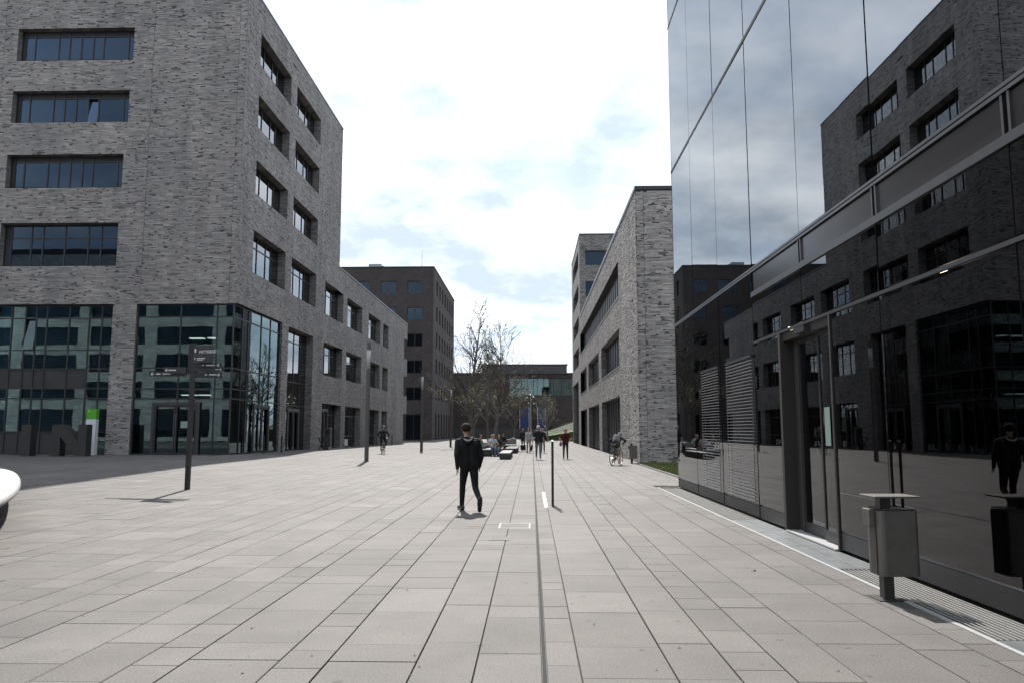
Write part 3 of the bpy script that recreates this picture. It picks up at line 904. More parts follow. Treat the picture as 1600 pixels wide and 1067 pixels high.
tw = empty('brick_tower', (XR, 85.2, 0), 0, 'taller grey brick tower rising behind the right strip window building', 'building')
mpL2, mpE2 = PL(XR), PF(85.2)
HTW = 23.4
to = [(87.6, 98.8, 20.2, 22.1), (87.6, 98.8, 16.4, 18.3), (87.6, 98.8, 12.8, 14.6), (87.6, 98.8, 9.0, 11.1), (88.8, 101.0, -0.2, 7.2)]
te = [(6.05, 9.4, 19.95, 21.6), (6.05, 9.4, 16.4, 18.1), (11, 14.5, 19.95, 21.6), (11, 14.5, 16.4, 18.1)]
wm, rv = MB(), Reveals()
wall_mesh(mpL2, 85.2, 101.8, -0.2, HTW, to, 0.0, 0.5, wm, rv)
wall_mesh(mpE2, XR, 24, HR - 0.3, HTW, te, 0.0, 0.3, wm, rv)
wm.quad((XR, 101.8, -0.2), (24, 101.8, -0.2), (24, 101.8, HTW), (XR, 101.8, HTW)); wm.quad((24, 85.2, -0.2), (24, 101.8, -0.2), (24, 101.8, HTW), (24, 85.2, HTW))
wm.build('wall', 'tower_brick', tw); rv.build('reveal', 'tower_brick', tw)
MB().box((XR - 0.03, 85.17, HTW), (24, 85.5, HTW + 0.16)).box((XR - 0.03, 85.5, HTW), (XR + 0.35, 101.85, HTW + 0.16)).build('coping', 'coping_metal', tw)
MB().quad((XR, 85.3, HTW - 0.3), (24, 85.3, HTW - 0.3), (24, 101.7, HTW - 0.3), (XR, 101.7, HTW - 0.3)).build('roof', 'roof_gravel', tw)
MB().box((XR + 3, 88, 0), (23, 100, 23)).build('inner_wall', 'interior_mid', tw)
for (a, b, c, d) in to:
    nn = 5
    window(mpL2, a, b, max(c, 0), d, [a + (b - a) * k / nn for k in range(1, nn)], [], 0.45, tw, glass='dark_screen')
for (a, b, c, d) in te:
    window(mpE2, a, b, c, d, [a + (b - a) * 0.62], [], 0.2, tw)

# ------------------------------------------------------------------ glass building on the right
XG = 4.2
YJ = [22.55 - 2.65 * k for k in range(13)]       # vertical joints, far to near
Y0G, Y1G = YJ[-1], YJ[0]
gbd = empty('glass_building', (XG, YJ[3], 0), 0, 'glass fronted building with mirror-like panes on the right', 'building')
mpG = PL(XG)
prn = random.Random(77)
def pane(u0, u1, v0, v1, mat='facade_glass', nm='pane', d0=-0.014, d1=0.0, par=None):
    g = 0.009
    o = ubox(nm, mat, mpG(u0 + g, v0 + g, d0), mpG(u1 - g, v1 - g, d1), par or gbd)
    if 'glass' in mat:
        o.rotation_euler = (0, R(prn.uniform(-0.07, 0.07)), R(prn.uniform(-0.14, 0.14)))
    return o
ZA, ZB, ZC, ZD, ZE = 9.3, 4.66, 4.18, 3.28, 13.85
for k in range(12):
    b, a = YJ[k], YJ[k + 1]
    pane(a, b, ZB + 0.05, ZA - 0.04, 'coated_glass'); pane(a, b, ZA + 0.04, ZE - 0.04, 'coated_glass'); pane(a, b, ZE + 0.04, 18.4, 'coated_glass')
    if k < 3:
        pane(a, b, 0.28, ZB - 0.05)
        pane(a, b, 0.03, 0.27, 'dark_frame', 'plinth_panel', -0.03, -0.004)
    else:
        pane(a, b, ZC + 0.06, ZB - 0.05, 'spandrel', 'spandrel_panel', -0.03, -0.012)
        pane(a, b, ZD + 0.03, ZC - 0.05)
DO0, DO1 = 10.85, 13.1                             # sliding door opening
segs = [(13.1, 14.6), (9.3, 10.85)] + [(YJ[k + 1], YJ[k]) for k in range(5, 12)]
for (a, b) in segs:
    a2, b2 = max(a, -10), b
    pane(a2, b2, 0.28, ZD - 0.03); pane(a2, b2, 0.03, 0.27, 'dark_frame', 'plinth_panel', -0.03, -0.004)
# far end wall of the glass box
for k in range(4):
    x0 = XG + 0.02 + 2.6 * k
    for (c, d) in ((0.05, ZB - 0.05), (ZB + 0.05, ZA - 0.04), (ZA + 0.04, ZE - 0.04), (ZE + 0.04, 18.4)):
        ubox('pane', 'facade_glass', (x0 + 0.01, Y1G - 0.03, c), (x0 + 2.59, Y1G, d), gbd)
# transoms
tr = MB()
for z, h in ((ZA, 0.035), (ZE, 0.035)):
    tr.box(mpG(Y0G, z - h, -0.03), mpG(Y1G, z - 0.006, 0.012)); tr.box(mpG(Y0G, z + 0.006, -0.03), mpG(Y1G, z + h, 0.012))
tr.build('transom', 'dark_frame', gbd)
tr = MB()
tr.box(mpG(Y0G, ZB - 0.045, -0.04), mpG(Y1G, ZB - 0.008, 0.02)); tr.box(mpG(Y0G, ZB + 0.008, -0.04), mpG(Y1G, ZB + 0.045, 0.02))
tr.box(mpG(Y0G, ZC - 0.045, -0.05), mpG(14.6, ZC + 0.05, 0.03)); tr.box(mpG(Y0G, ZD - 0.025, -0.03), mpG(14.6, ZD + 0.02, 0.012))
tr.build('transom', 'silver', gbd)
tr = MB(); tr.box(mpG(Y0G, 0.25, -0.12), mpG(DO0, 0.28, -0.035)); tr.box(mpG(DO1, 0.25, -0.12), mpG(Y1G - 0.05, 0.28, -0.035)); tr.build('inner_sill', 'white_metal', gbd)
for k in range(13):
    u = YJ[k] if k else YJ[0] - 0.05
    z0 = ZD if 4 <= k <= 4 else 0.05
    m = MB(); m.box(mpG(u - 0.025, z0, -0.12), mpG(u + 0.025, 18.4, -0.018)); m.box(mpG(u - 0.0085, z0, -0.018), mpG(u + 0.0085, 18.4, 0.003)); m.build('mullion', 'matt_black', gbd)
# spandrel fins
for k in range(4, 13):
    for s in (-0.05, 0.05):
        ubox('fin', 'silver', mpG(YJ[k] + s - 0.018, ZC + 0.055, -0.011), mpG(YJ[k] + s + 0.018, ZB - 0.05, 0.012), gbd)
# interior: floors, ceiling, back wall, columns
it = MB()
it.box((XG + 0.5, Y0G, -0.05), (18, Y1G - 0.2, 0.012))
it.build('floor', 'interior_floor', gbd)
it = MB()
for z in (4.22, 9.02, 13.6):
    it.box((XG + 0.2, Y0G, z), (18, Y1G - 0.12, z + 0.4))
it.box((XG + 0.2, Y0G, 18.2), (18, Y1G - 0.1, 18.5))
it.build('floor_slab', 'interior_mid', gbd)
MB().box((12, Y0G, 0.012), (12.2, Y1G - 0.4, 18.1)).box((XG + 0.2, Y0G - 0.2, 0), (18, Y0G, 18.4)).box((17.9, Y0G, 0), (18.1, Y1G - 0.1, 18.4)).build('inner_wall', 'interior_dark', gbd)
MB().box((XG + 0.0, Y0G, 18.42), (18, Y1G, 18.8)).build('roof', 'coping_metal', gbd)
for (x, y) in ((8.0, 16.6), (8.2, 14.1), (9.3, 17.4), (9.8, 20.3), (6.4, 12.0), (6.2, 18.6), (10.4, 15.2)):
    ubox('ceiling_light', 'ceiling_tube', (x, y - 0.05, 4.02), (x + 0.85, y + 0.05, 4.1), gbd)
# reception desk and dim partitions seen through the panes
MB().box((8.2, 9.5, 0.012), (9.0, 13.0, 1.1)).build('desk', 'interior_mid', gbd)
MB().box((9.6, 5.0, 0.012), (9.75, 8.0, 3.4)).box((9.6, 14.5, 0.012), (9.75, 19.0, 3.4)).build('partition', 'interior_mid', gbd)
# roller shade panel inside, near the door
ubox('door_screen', 'interior_mid', (6.0, 9.6, 0.02), (6.05, 10.9, 2.6), gbd)
# external venetian blinds
for (a, b) in ((YJ[2] + 0.12, YJ[1] - 0.85), (YJ[3] + 0.10, YJ[2] - 0.62)):
    bl = MB().box(mpG(a, 3.02, 0.012), mpG(b, 3.07, 0.055)).build('window_blind', 'grey_frame', gbd)
    for u in (a + 0.02, b - 0.02):
        ubox('guide_wire', 'silver', mpG(u - 0.004, 0.2, 0.028), mpG(u + 0.004, 3.02, 0.036), bl)
    z = 0.34
    while z < 3.0:
        sl_ = ubox('slat', 'blind_white', mpG(a, z, 0.014), mpG(b, z + 0.004, 0.050), bl)
        sl_.rotation_euler = (0, R(8), 0)
        z += 0.064
# sliding door
dr = MB()
dr.box(mpG(13.1 - 0.10, 0.03, -0.22), mpG(13.1, ZD - 0.03, 0.03)); dr.box(mpG(12.70, 0.03, -0.24), mpG(12.78, ZD - 0.16, -0.16))
dr.box(mpG(10.85, 0.03, -0.22), mpG(10.9, ZD - 0.03, 0.02)); dr.box(mpG(10.9, ZD - 0.16, -0.24), mpG(13.0, ZD - 0.03, -0.02))
door = dr.build('sliding_door', 'door_brown', gbd)
ubox('side_panel', 'door_brown', mpG(12.78, 0.03, -0.21), mpG(13.0, ZD - 0.16, -0.19), door)
for (a, b, d) in ((11.66, 12.70, -0.17), (10.92, 11.70, -0.11)):
    lf = MB(); q = 0.05
    lf.box(mpG(a, 0.04, d - 0.045), mpG(a + q, ZD - 0.17, d)); lf.box(mpG(b - q, 0.04, d - 0.045), mpG(b, ZD - 0.17, d))
    lf.box(mpG(a + q, 0.04, d - 0.044), mpG(b - q, 0.2, d - 0.001)); lf.box(mpG(a + q, ZD - 0.24, d - 0.044), mpG(b - q, ZD - 0.17, d - 0.001))
    lf.build('door_leaf', 'dark_frame', door)
    ubox('pane', 'facade_glass', mpG(a + q, 0.2, d - 0.03), mpG(b - q, ZD - 0.24, d - 0.015), door)
ubox('sensor', 'black_metal', mpG(11.7, ZD - 0.15, -0.019), mpG(12.15, ZD - 0.06, 0.08), door)
nt = ubox('notice', 'notice_paper', mpG(11.30, 1.42, -0.106), mpG(11.50, 1.98, -0.102), door)
ubox('threshold', 'white_metal', mpG(10.9, 0.012, -0.22), mpG(13.0, 0.03, 0.05), door)

# ------------------------------------------------------------------ brick building behind the viewer, mirrored in the left glazing
bb = empty('mirrored_building', (-60, -30, 0), 0, 'sunlit brick building seen only as a reflection in the left ground floor glazing', 'building')
mpB = PB(-30.0)
oB = [(-88 + 10.2 * k + 1.9, -88 + 10.2 * k + 10.2, 0.6 + 4.05 * j + (1.4 if j else 0), 4.65 + 4.05 * j) for k in range(6) for j in range(6)]
wm, rv = MB(), Reveals()
wall_mesh(mpB, -90, -26, 0, 28.6, oB, 0.0, 0.4, wm, rv)
wm.quad((-26, -30, 0), (-26, -50, 0), (-26, -50, 28.6), (-26, -30, 28.6))
wm.build('wall', 'pale_brick', bb); rv.build('reveal', 'pale_brick', bb)
MB().box((-90, -50, 28.0), (-25.9, -29.9, 28.7)).build('roof', 'coping_metal', bb)
MB().box((-89, -49, 0.1), (-27, -33, 27.8)).build('inner_wall', 'interior_dark', bb)
for (a, b, c, d) in oB:
    window(mpB, a, b, c, d, fr(a, b, 0.25, 0.5, 0.75), [], 0.35, bb, fw=0.12)

# ------------------------------------------------------------------ strip along the glass front: edge, gratings, plates
edge = tag(MB().box((3.60, 5.0 - 14, -0.05), (3.645, 22.6, 0.006)).build('steel_edging', 'white_metal'), 'pale metal edging strip between paving and the gratings', 'edging')
pit = MB().quad((3.645, -9, -0.11), (XG + 0.25, -9, -0.11), (XG + 0.25, 22.6, -0.11), (3.645, 22.6, -0.11)).build('drain_channel', 'pit_black', kind='structure')
MB().box((3.64, 22.56, -0.05), (5.1, 22.6, 0.004)).build('channel_end', 'pit_black', pit)
def grating(y0, y1, label):
    g = empty('floor_grating', (3.65, y0, 0), 0, label, 'grating', 'floor gratings along the glass front')
    nb = 11
    for k in range(nb):
        x = 3.662 + k * (XG - 0.02 - 3.662) / (nb - 1)
        ubox('bar', 'grate_bar', (x - 0.0065, y0, -0.006), (x + 0.0065, y1, 0.0), g)
    m = MB(); y = y0 + 0.08
    while y < y1:
        m.tube((3.65, y, -0.05), (XG - 0.015, y, -0.05), 0.004, 0.004, 4); y += 0.24
    m.build('cross_rods', 'black_metal', g)
grating(14.62, 22.5, 'long floor grating at the far end of the glass front, under the blinds')
grating(6.42, 9.55, 'floor grating beside the near litter bin')
grating(-2.0, 4.0, 'floor grating nearest the viewer along the glass front')
for (a, b, lab) in ((9.57, 14.6, 'smooth metal threshold plate in front of the sliding door'), (4.02, 6.4, 'short metal plate between the near gratings')):
    m = MB(); m.box((3.65, a, -0.03), (3.90, b, 0.0)); m.box((3.904, a, -0.03), (XG - 0.01, b, 0.001))
    tag(m.build('threshold_plate', 'plate_metal'), lab, 'metal plate')
#--SPLIT--
# ------------------------------------------------------------------ grass strip by the right brick building
def grass(name, x0, x1, y0, y1, n, hmin, hmax, seed, zf=lambda x, y: 0.0, **kw):
    r = np.random.default_rng(seed)
    x = r.uniform(x0, x1, n); y = r.uniform(y0, y1, n); h = r.uniform(hmin, hmax, n); a = r.uniform(0, 6.283, n)
    w = r.uniform(0.006, 0.014, n); lx = r.normal(0, 0.03, n); ly = r.normal(0, 0.03, n)
    z = np.array([zf(p, q) for p, q in zip(x, y)])
    V = np.empty((n, 3, 3))
    V[:, 0] = np.stack([x - w * np.cos(a), y - w * np.sin(a), z - 0.01], 1)
    V[:, 1] = np.stack([x + w * np.cos(a), y + w * np.sin(a), z - 0.01], 1)
    V[:, 2] = np.stack([x + lx, y + ly, z + h], 1)
    o = np_mesh(name, V.reshape(-1, 3), np.arange(n * 3).reshape(-1, 3), 'grass_blade')
    return tag(o, kind='stuff', **kw)
lawn = MB(); lawn.quad((5.22, 22.6, -0.006), (24, 22.6, -0.006), (24, 39.05, -0.006), (5.22, 39.05, -0.006))
lawn.build('lawn_soil', 'soil', kind='structure')
grass('grass', 5.25, 9.5, 23.5, 39.0, 26000, 0.04, 0.11, 5, label='short green grass at the foot of the bare brick end wall')
kb = tag(MB().box((5.17, 22.7, -0.05), (5.22, 39.05, 0.02)).build('lawn_edging', 'bench_slab'), 'thin stone edging between paving and the grass strip', 'edging')

# ------------------------------------------------------------------ trees
def tree(name, x, y, h, seed, label, spread=0.5, leaves=600, trunk=0.16, fork=0.2, leaf_top=0.7, lim=0.020):
    """leader with ascending laterals that divide again and again"""
    rnd = random.Random(seed)
    t = empty(name, (x, y, gz(x, y)), 0, label, 'tree', 'plaza trees')
    tm, bm_ = MB(), MB()
    tips = []
    def branch(p, d, L, r, lev):
        n = max(3, int(L / (0.55 if lev < 2 else 0.32)))
        q, dd = p.copy(), d.copy()
        step = L / n
        for i in range(n):
            f = (i + 1) / n
            r0 = max(r * (1 - 0.85 * i / n), lim); r1 = max(r * (1 - 0.85 * f), lim * 0.8)
            dd = (dd + Vector((rnd.gauss(0, 0.09), rnd.gauss(0, 0.09), 0.05 + rnd.gauss(0, 0.05)))).normalized()
            e = q + dd * step
            bm_.tube(q, e, r0, r1, 6 if lev < 1 else (4 if lev < 2 else 3), caps=False)
            if lev >= 1: tips.append(e.copy())
            if lev < 3 and f > 0.22:
                for _ in range(1 if lev else 2):
                    if rnd.random() < (0.85 if lev < 2 else 0.6):
                        ax = dd.orthogonal().normalized(); ax.rotate(Matrix.Rotation(rnd.uniform(0, 6.28), 3, dd))
                        a = rnd.uniform(0.45, 0.95)
                        nd = (dd * math.cos(a) + ax * math.sin(a)).normalized()
                        if nd.z < 0.05: nd.z = 0.12
                        branch(e, nd.normalized(), L * rnd.uniform(0.28, 0.5) * (1.15 - 0.5 * f), r1 * 0.6, lev + 1)
            q = e
    p = Vector((0, 0, 0)); d = Vector((0, 0, 1)); n = 16
    for i in range(n):
        f0, f1 = i / n, (i + 1) / n
        d = (d + Vector((rnd.gauss(0, 0.05), rnd.gauss(0, 0.05), 0.08))).normalized()
        e = p + d * (h / n)
        rr = lambda f: max(trunk * (1 - f) ** 0.85, 0.02) * (1.25 if f == 0 else 1)
        tm.tube(p, e, rr(f0), rr(f1), 10, caps=False)
        if f1 > fork and i < n - 1:
            for _ in range(rnd.choice((2, 2, 3))):
                az = rnd.uniform(0, 6.28); el = rnd.uniform(0.55, 1.0) + 0.25 * f1
                nd = Vector((math.cos(az) * math.cos(el), math.sin(az) * math.cos(el), math.sin(el)))
                branch(e, nd, h * spread * (1.12 - f1) * rnd.uniform(0.75, 1.1) + 0.4, rr(f1) * 0.62, 0)
        p = e
    for k in range(4):
        az = rnd.uniform(0, 6.28)
        branch(p, Vector((math.cos(az) * 0.5, math.sin(az) * 0.5, 0.85)), h * 0.09, 0.02, 1)
    tm.build('trunk', 'bark', t, local=True, smooth=True)
    bm_.build('branches', 'bark', t, local=True)
    lf = MB()
    cand = [q for q in tips if q.z < h * leaf_top]
    for i in range(leaves):
        if not cand: break
        q = rnd.choice(cand) + Vector((rnd.gauss(0, 0.14), rnd.gauss(0, 0.14), rnd.gauss(0, 0.14)))
        a = Vector((rnd.gauss(0, 1), rnd.gauss(0, 1), rnd.gauss(0, 1))).normalized(); b = a.orthogonal().normalized()
        sz = rnd.uniform(0.025, 0.055)
        lf.quad(q - a * sz, q + b * sz * 0.7, q + a * sz, q - b * sz * 0.7)
    if lf.f:
        tag(lf.build('crown', 'spring_leaf', t, local=True), kind='stuff')
    return t
tree('bare_tree', -5.35, 68, 12.2, 3, 'tallest bare tree left of the street axis, behind the walking man', 0.40, 450, 0.22, 0.24, 0.45, 0.017)
tree('bare_tree', -3.05, 64, 9.9, 8, 'bare tree with wide fan of twigs above the seating blocks', 0.52, 450, 0.19, 0.22, 0.5, 0.017)
tree('bare_tree', -4.4, 79, 9.8, 12, 'thinner bare tree standing between and behind the two taller ones', 0.4, 400, 0.15, 0.2, 0.7, 0.018)
tree('bare_tree', -1.9, 84, 6.8, 21, 'small tree with first pale leaves right of the tree group', 0.5, 700, 0.12, 0.2, 0.95, 0.016)
tree('bare_tree', -6.9, 92, 8.2, 27, 'small budding tree in front of the far dark block corner', 0.42, 500, 0.13, 0.22, 0.9, 0.018)
tree('bare_tree', 2.3, 112, 6.6, 33, 'budding tree in front of the blue banner by the grass bank', 0.5, 800, 0.13, 0.24, 1.0, 0.018)
tree('bare_tree', -9.5, 205, 19, 41, 'distant bare tree showing above the far building roof on its left', 0.4, 300, 0.3, 0.3, 0.9, 0.05)
tree('bare_tree', 11.5, 205, 18, 43, 'distant tree peeking over the far building beside the brick tower', 0.45, 1500, 0.3, 0.3, 1.0, 0.05)

# ------------------------------------------------------------------ street furniture
def lamp(x, y, label):
    z = gz(x, y)
    t = empty('street_lamp', (x, y, z), 0, label, 'street lamp', 'tall slim plaza lamps')
    MB().lathe([(0.13, -0.02), (0.13, 0.02), (0.105, 0.03), (0.10, 4.45), (0.098, 4.47)], 16).build('post', 'lamp_post', t, local=True)
    MB().lathe([(0.092, 4.47), (0.092, 5.42)], 16).build('lens', 'lamp_glass', t, local=True, smooth=True)
    MB().lathe([(0.098, 5.42), (0.10, 5.44), (0.10, 5.78), (0.09, 5.80)], 16).build('cap', 'lamp_post', t, local=True)
lamp(-8.02, 37.6, 'nearest tall slim lamp post left of the walking man')
lamp(-8.0, 56.2, 'middle lamp post, standing before the dark brick block')
lamp(-7.7, 73.5, 'farthest lamp post, by the corner of the dark brick block')

def text_mesh(body, size, extr=0.002):
    cu = bpy.data.curves.new('lettering', 'FONT'); cu.body = body; cu.size = size; cu.extrude = extr; cu.resolution_u = 2
    o = bpy.data.objects.new('lettering', cu); COL.objects.link(o)
    dg = bpy.context.evaluated_depsgraph_get()
    me = bpy.data.meshes.new_from_object(o.evaluated_get(dg))
    bpy.data.objects.remove(o); bpy.data.curves.remove(cu)
    return me

# finger post
sx, sy = -9.08, 20.4
sg = empty('signpost', (sx, sy, gz(sx, sy)), 0, 'black finger post with direction arms in front of the left building', 'signpost')
MB().box((-0.055, -0.055, -0.02), (0.055, 0.055, 3.86)).build('post', 'sign_black', sg, local=True)
MB().box((-0.13, -0.03, 3.05), (-0.06, 0.03, 3.86)).build('side_rail', 'sign_black', sg, local=True)
def arm(x0, x1, z0, z1, ang, text, arrow, big=False, parts=()):
    m = MB().box((x0, -0.015, z0), (x1, 0.015, z1))
    o = m.build('arm', 'sign_black', sg, local=True)
    o.location = (0, -0.07, 0); o.rotation_euler = (0, 0, R(ang))
    zc = (z0 + z1) / 2
    # arrow
    a = MB(); s = 1 if arrow > 0 else -1
    ax = (x1 - 0.10) if s > 0 else (x0 + 0.10)
    az = z1 - 0.16 if big else zc
    y = -0.018
    a.box((ax - 0.045, y, az - 0.006), (ax + 0.045, y + 0.002, az + 0.006))
    tip = ax + s * 0.055
    for q in (1, -1):
        a.v += [(tip, y, az), (tip - s * 0.045, y, az + q * 0.045), (tip - s * 0.06, y, az + q * 0.035), (tip - s * 0.018, y, az)]
        k = len(a.v); a.f.append((k - 4, k - 3, k - 2, k - 1))
    a.build('arrow', 'sign_white', o, local=True)
    if text:
        me = text_mesh(text, 0.115)
        me.materials.append(MATS['sign_white'])
        t = bpy.data.objects.new('lettering', me); t.rotation_euler = (R(90), 0, 0); t.location = (x0 + 0.17, -0.018, z1 - 0.2); link(t, o)
    b = MB()
    for (p, q, zc2, hh) in parts:
        x = p
        rn = random.Random(int(p * 1000 + zc2 * 77))
        while x < q:
            L = rn.uniform(0.015, 0.05)
            b.box((x, -0.0175, zc2 - hh), (min(x + L, q), -0.0155, zc2 + hh)); x += L + 0.008
    if b.f: b.build('small_print', 'sign_white', o, local=True)
arm(0.06, 0.66, 3.34, 3.78, -16, 'MITTE OST', 1, True, ((0.17, 0.42, 3.45, 0.012), (0.17, 0.36, 3.41, 0.010), (0.08, 0.135, 3.66, 0.045), (0.09, 0.11, 3.45, 0.03)))
arm(0.06, 0.84, 3.225, 3.32, -6, None, 1, False, ((0.30, 0.34, 3.27, 0.012), (0.42, 0.66, 3.27, 0.014)))
arm(0.06, 0.84, 3.12, 3.215, 4, None, 1, False, ((0.62, 0.70, 3.165, 0.012),))
arm(0.06, 0.84, 2.94, 3.09, -3, None, 1, False, ((0.38, 0.44, 3.02, 0.012), (0.50, 0.70, 3.02, 0.014)))
arm(-0.72, -0.14, 3.06, 3.22, 8, None, -1, False, ((-0.58, -0.40, 3.14, 0.016),))
arm(-1.18, -0.14, 2.98, 3.12, -4, None, -1, False, ((-0.98, -0.86, 3.05, 0.016), (-0.80, -0.58, 3.05, 0.013)))

# big steel letters and the white info stele
def prism_xz(m, pts, y0, y1):
    n = len(pts); k = len(m.v)
    m.v += [(x, y0, z) for x, z in pts] + [(x, y1, z) for x, z in pts]
    m.f.append(tuple(k + i for i in range(n))); m.f.append(tuple(k + n + i for i in reversed(range(n))))
    for i in range(n):
        j = (i + 1) % n
        m.f.append((k + i, k + n + i, k + n + j, k + j))
zl = 0.34
mi = MB(); prism_xz(mi, [(-25.72, zl), (-25.24, zl), (-25.24, zl + 1.58), (-25.72, zl + 1.58)], 38.5, 39.0)
tag(mi.build('steel_letter', 'letter_steel'), 'free-standing dark steel letter I in front of the left glazing', 'letter', 'steel letters')
mn = MB()
prism_xz(mn, [(-23.98, zl), (-23.54, zl), (-23.54, zl + 0.98), (-22.72, zl), (-22.22, zl), (-22.22, zl + 1.58), (-22.64, zl + 1.58), (-22.64, zl + 0.72), (-23.42, zl + 1.58), (-23.98, zl + 1.58)], 38.2, 38.7)
tag(mn.build('steel_letter', 'letter_steel'), 'free-standing dark steel letter N next to the white and green stele', 'letter', 'steel letters')
st = empty('info_stele', (-23.1, 40.2, 0.34), 0, 'tall white info stele with a green top beside the brick pillar', 'stele')
MB().box((-23.36, 40.05, 0.32), (-22.84, 40.33, 2.2)).build('panel', 'stele_white', st)
MB().box((-23.36, 40.05, 2.2), (-22.84, 40.33, 2.74)).build('top_panel', 'stele_green', st)
MB().box((-23.26, 40.043, 2.6), (-23.2, 40.049, 2.66)).build('logo', 'sign_white', st)
MB().box((-23.12, 40.043, 1.02), (-23.02, 40.049, 1.12)).build('keyhole', 'pit_black', st)
mm = MB()
rr_ = random.Random(4)
for i in range(7):
    mm.box((-23.25 + rr_.uniform(0, 0.2), 40.043, 1.25 + 0.05 * i), (-23.12 + rr_.uniform(0, 0.14), 40.049, 1.262 + 0.05 * i))
mm.build('small_print', 'sign_black', st)

# litter bins
def bin_(x, y, rz, label):
    z = gz(x, y)
    t = empty('litter_bin', (x, y, z), rz, label, 'litter bin', 'litter bins')
    MB().box((-0.05, -0.05, 0.0), (0.05, 0.05, 0.985)).build('post', 'bin_post', t, local=True)
    MB().box((-0.14, -0.14, 0.0), (0.14, 0.14, 0.008)).build('base_plate', 'bin_post', t, local=True)
    b = MB(); w, d, q = 0.19, 0.155, 0.045
    pts = []
    for cx_, cy_, a0 in ((w - q, d - q, 0), (-w + q, d - q, 90), (-w + q, -d + q, 180), (w - q, -d + q, 270)):
        for i in range(5):
            a = R(a0 + 90 * i / 4); pts.append((0.085 + cx_ + q * math.cos(a), cy_ + q * math.sin(a)))
    n = len(pts); zb, zt = 0.235, 0.86
    b.prism(pts, zb, zt)
    b.f.pop(1)                                        # open top
    inn = [(0.085 + (px - 0.085) * 0.94, py * 0.92) for px, py in pts]
    k = len(b.v); b.v += [(px, py, zt) for px, py in inn] + [(px, py, zb + 0.1) for px, py in inn]
    for i in range(n):
        j = (i + 1) % n
        b.f.append((n + i, n + j, k + j, k + i)); b.f.append((k + i, k + j, k + n + j, k + n + i))
    b.f.append(tuple(k + n + i for i in range(n)))
    b.build('container', 'bin_paint', t, local=True)
    MB().box((-0.115, -0.06, 0.24), (-0.1065, 0.06, 0.855)).build('seam', 'bin_post', t, local=True)
    MB().box((-0.165, -0.05, 0.70), (-0.1065, 0.10, 0.87)).build('ashtray', 'bin_paint', t, local=True, bevel=0.008)
    MB().box((-0.155, -0.17, 0.985), (0.295, 0.17, 1.003)).build('lid', 'bin_paint', t, local=True, bevel=0.004)
    m = MB(); m.tube((-0.075, -0.145, 0.872), (0.245, -0.145, 0.872), 0.008, 0.008, 6); m.tube((-0.075, 0.145, 0.872), (0.245, 0.145, 0.872), 0.008, 0.008, 6)
    m.build('bag_ring', 'silver', t, local=True)
bin_(3.50, 7.93, R(2), 'grey-brown litter bin with flat lid in front of the glass building')
bin_(4.95, 40.0 - 1.2, R(0), 'far litter bin at the corner of the right brick building')

# pebble shaped bench at the left edge
pb = empty('pebble_bench', (-11.94, 14.56, 0.06), R(123.9), 'large smooth pale pebble-shaped bench cut off by the left edge', 'bench')
def blob(prof, a, b, n=64):
    m = MB(); k = 0
    for s, z in prof:
        for i in range(n):
            t = 2 * math.pi * i / n
            ex = 2.4
            cx_ = abs(math.cos(t)) ** (2 / ex) * math.copysign(1, math.cos(t)); sy_ = abs(math.sin(t)) ** (2 / ex) * math.copysign(1, math.sin(t))
            m.v.append((a * s * cx_ + 0.0, b * s * sy_, z))
    for q in range(len(prof) - 1):
        for i in range(n):
            j = (i + 1) % n
            m.f.append((q * n + i, q * n + j, (q + 1) * n + j, (q + 1) * n + i))
    m.f.append(tuple(reversed(range(n)))); m.f.append(tuple((len(prof) - 1) * n + i for i in range(n)))
    return m
blob([(0.90, 0.40), (0.97, 0.44), (0.995, 0.49), (1.0, 0.53), (0.985, 0.575), (0.95, 0.60), (0.86, 0.615), (0.6, 0.62), (0.3, 0.615)], 8.58, 1.895).build('seat', 'bench_concrete', pb, local=True, smooth=True)
blob([(0.80, -0.05), (0.84, 0.1), (0.88, 0.40)], 8.0, 1.55).build('plinth', 'bench_side', pb, local=True, smooth=True)

# seating blocks
def block(x0, x1, y0, y1, h, label, back=None):
    t = empty('seating_block', ((x0 + x1) / 2, y0, 0), 0, label, 'bench', 'dark seating blocks')
    MB().box((x0 + 0.08, y0 + 0.1, 0), (x1 - 0.08, y1 - 0.1, 0.06)).build('plinth', 'pit_black', t)
    MB().box((x0, y0, 0.06), (x1, y1, h - 0.06)).build('body', 'bench_side', t)
    n = max(1, int((y1 - y0) / 2))
    for k in range(n):
        a = y0 + (y1 - y0) * k / n; b = y0 + (y1 - y0) * (k + 1) / n
        ubox('seat_slab', 'bench_slab', (x0 - 0.01, a + 0.004, h - 0.06), (x1 + 0.01, b - 0.004, h), t)
    if back:
        MB().box((x0, y1 - 0.35, h), (x1, y1, back)).build('backrest', 'bench_slab', t)
block(-1.82, -1.22, 43.5, 49.5, 0.37, 'front low seating block with sunlit top, nearest the walkers')
block(-3.4, -1.95, 48.6, 54.0, 0.44, 'long seating block with a back where people sit', 0.78)
block(-1.85, -1.05, 54.5, 62.0, 0.37, 'second low seating block behind the front one')
block(-2.6, -1.3, 62.8, 65.5, 0.44, 'farthest seating block with a back, below the trees', 0.85)
block(-0.95, -0.55, 64.5, 70.0, 0.4, 'narrow far seating block next to the white-shirted walker')

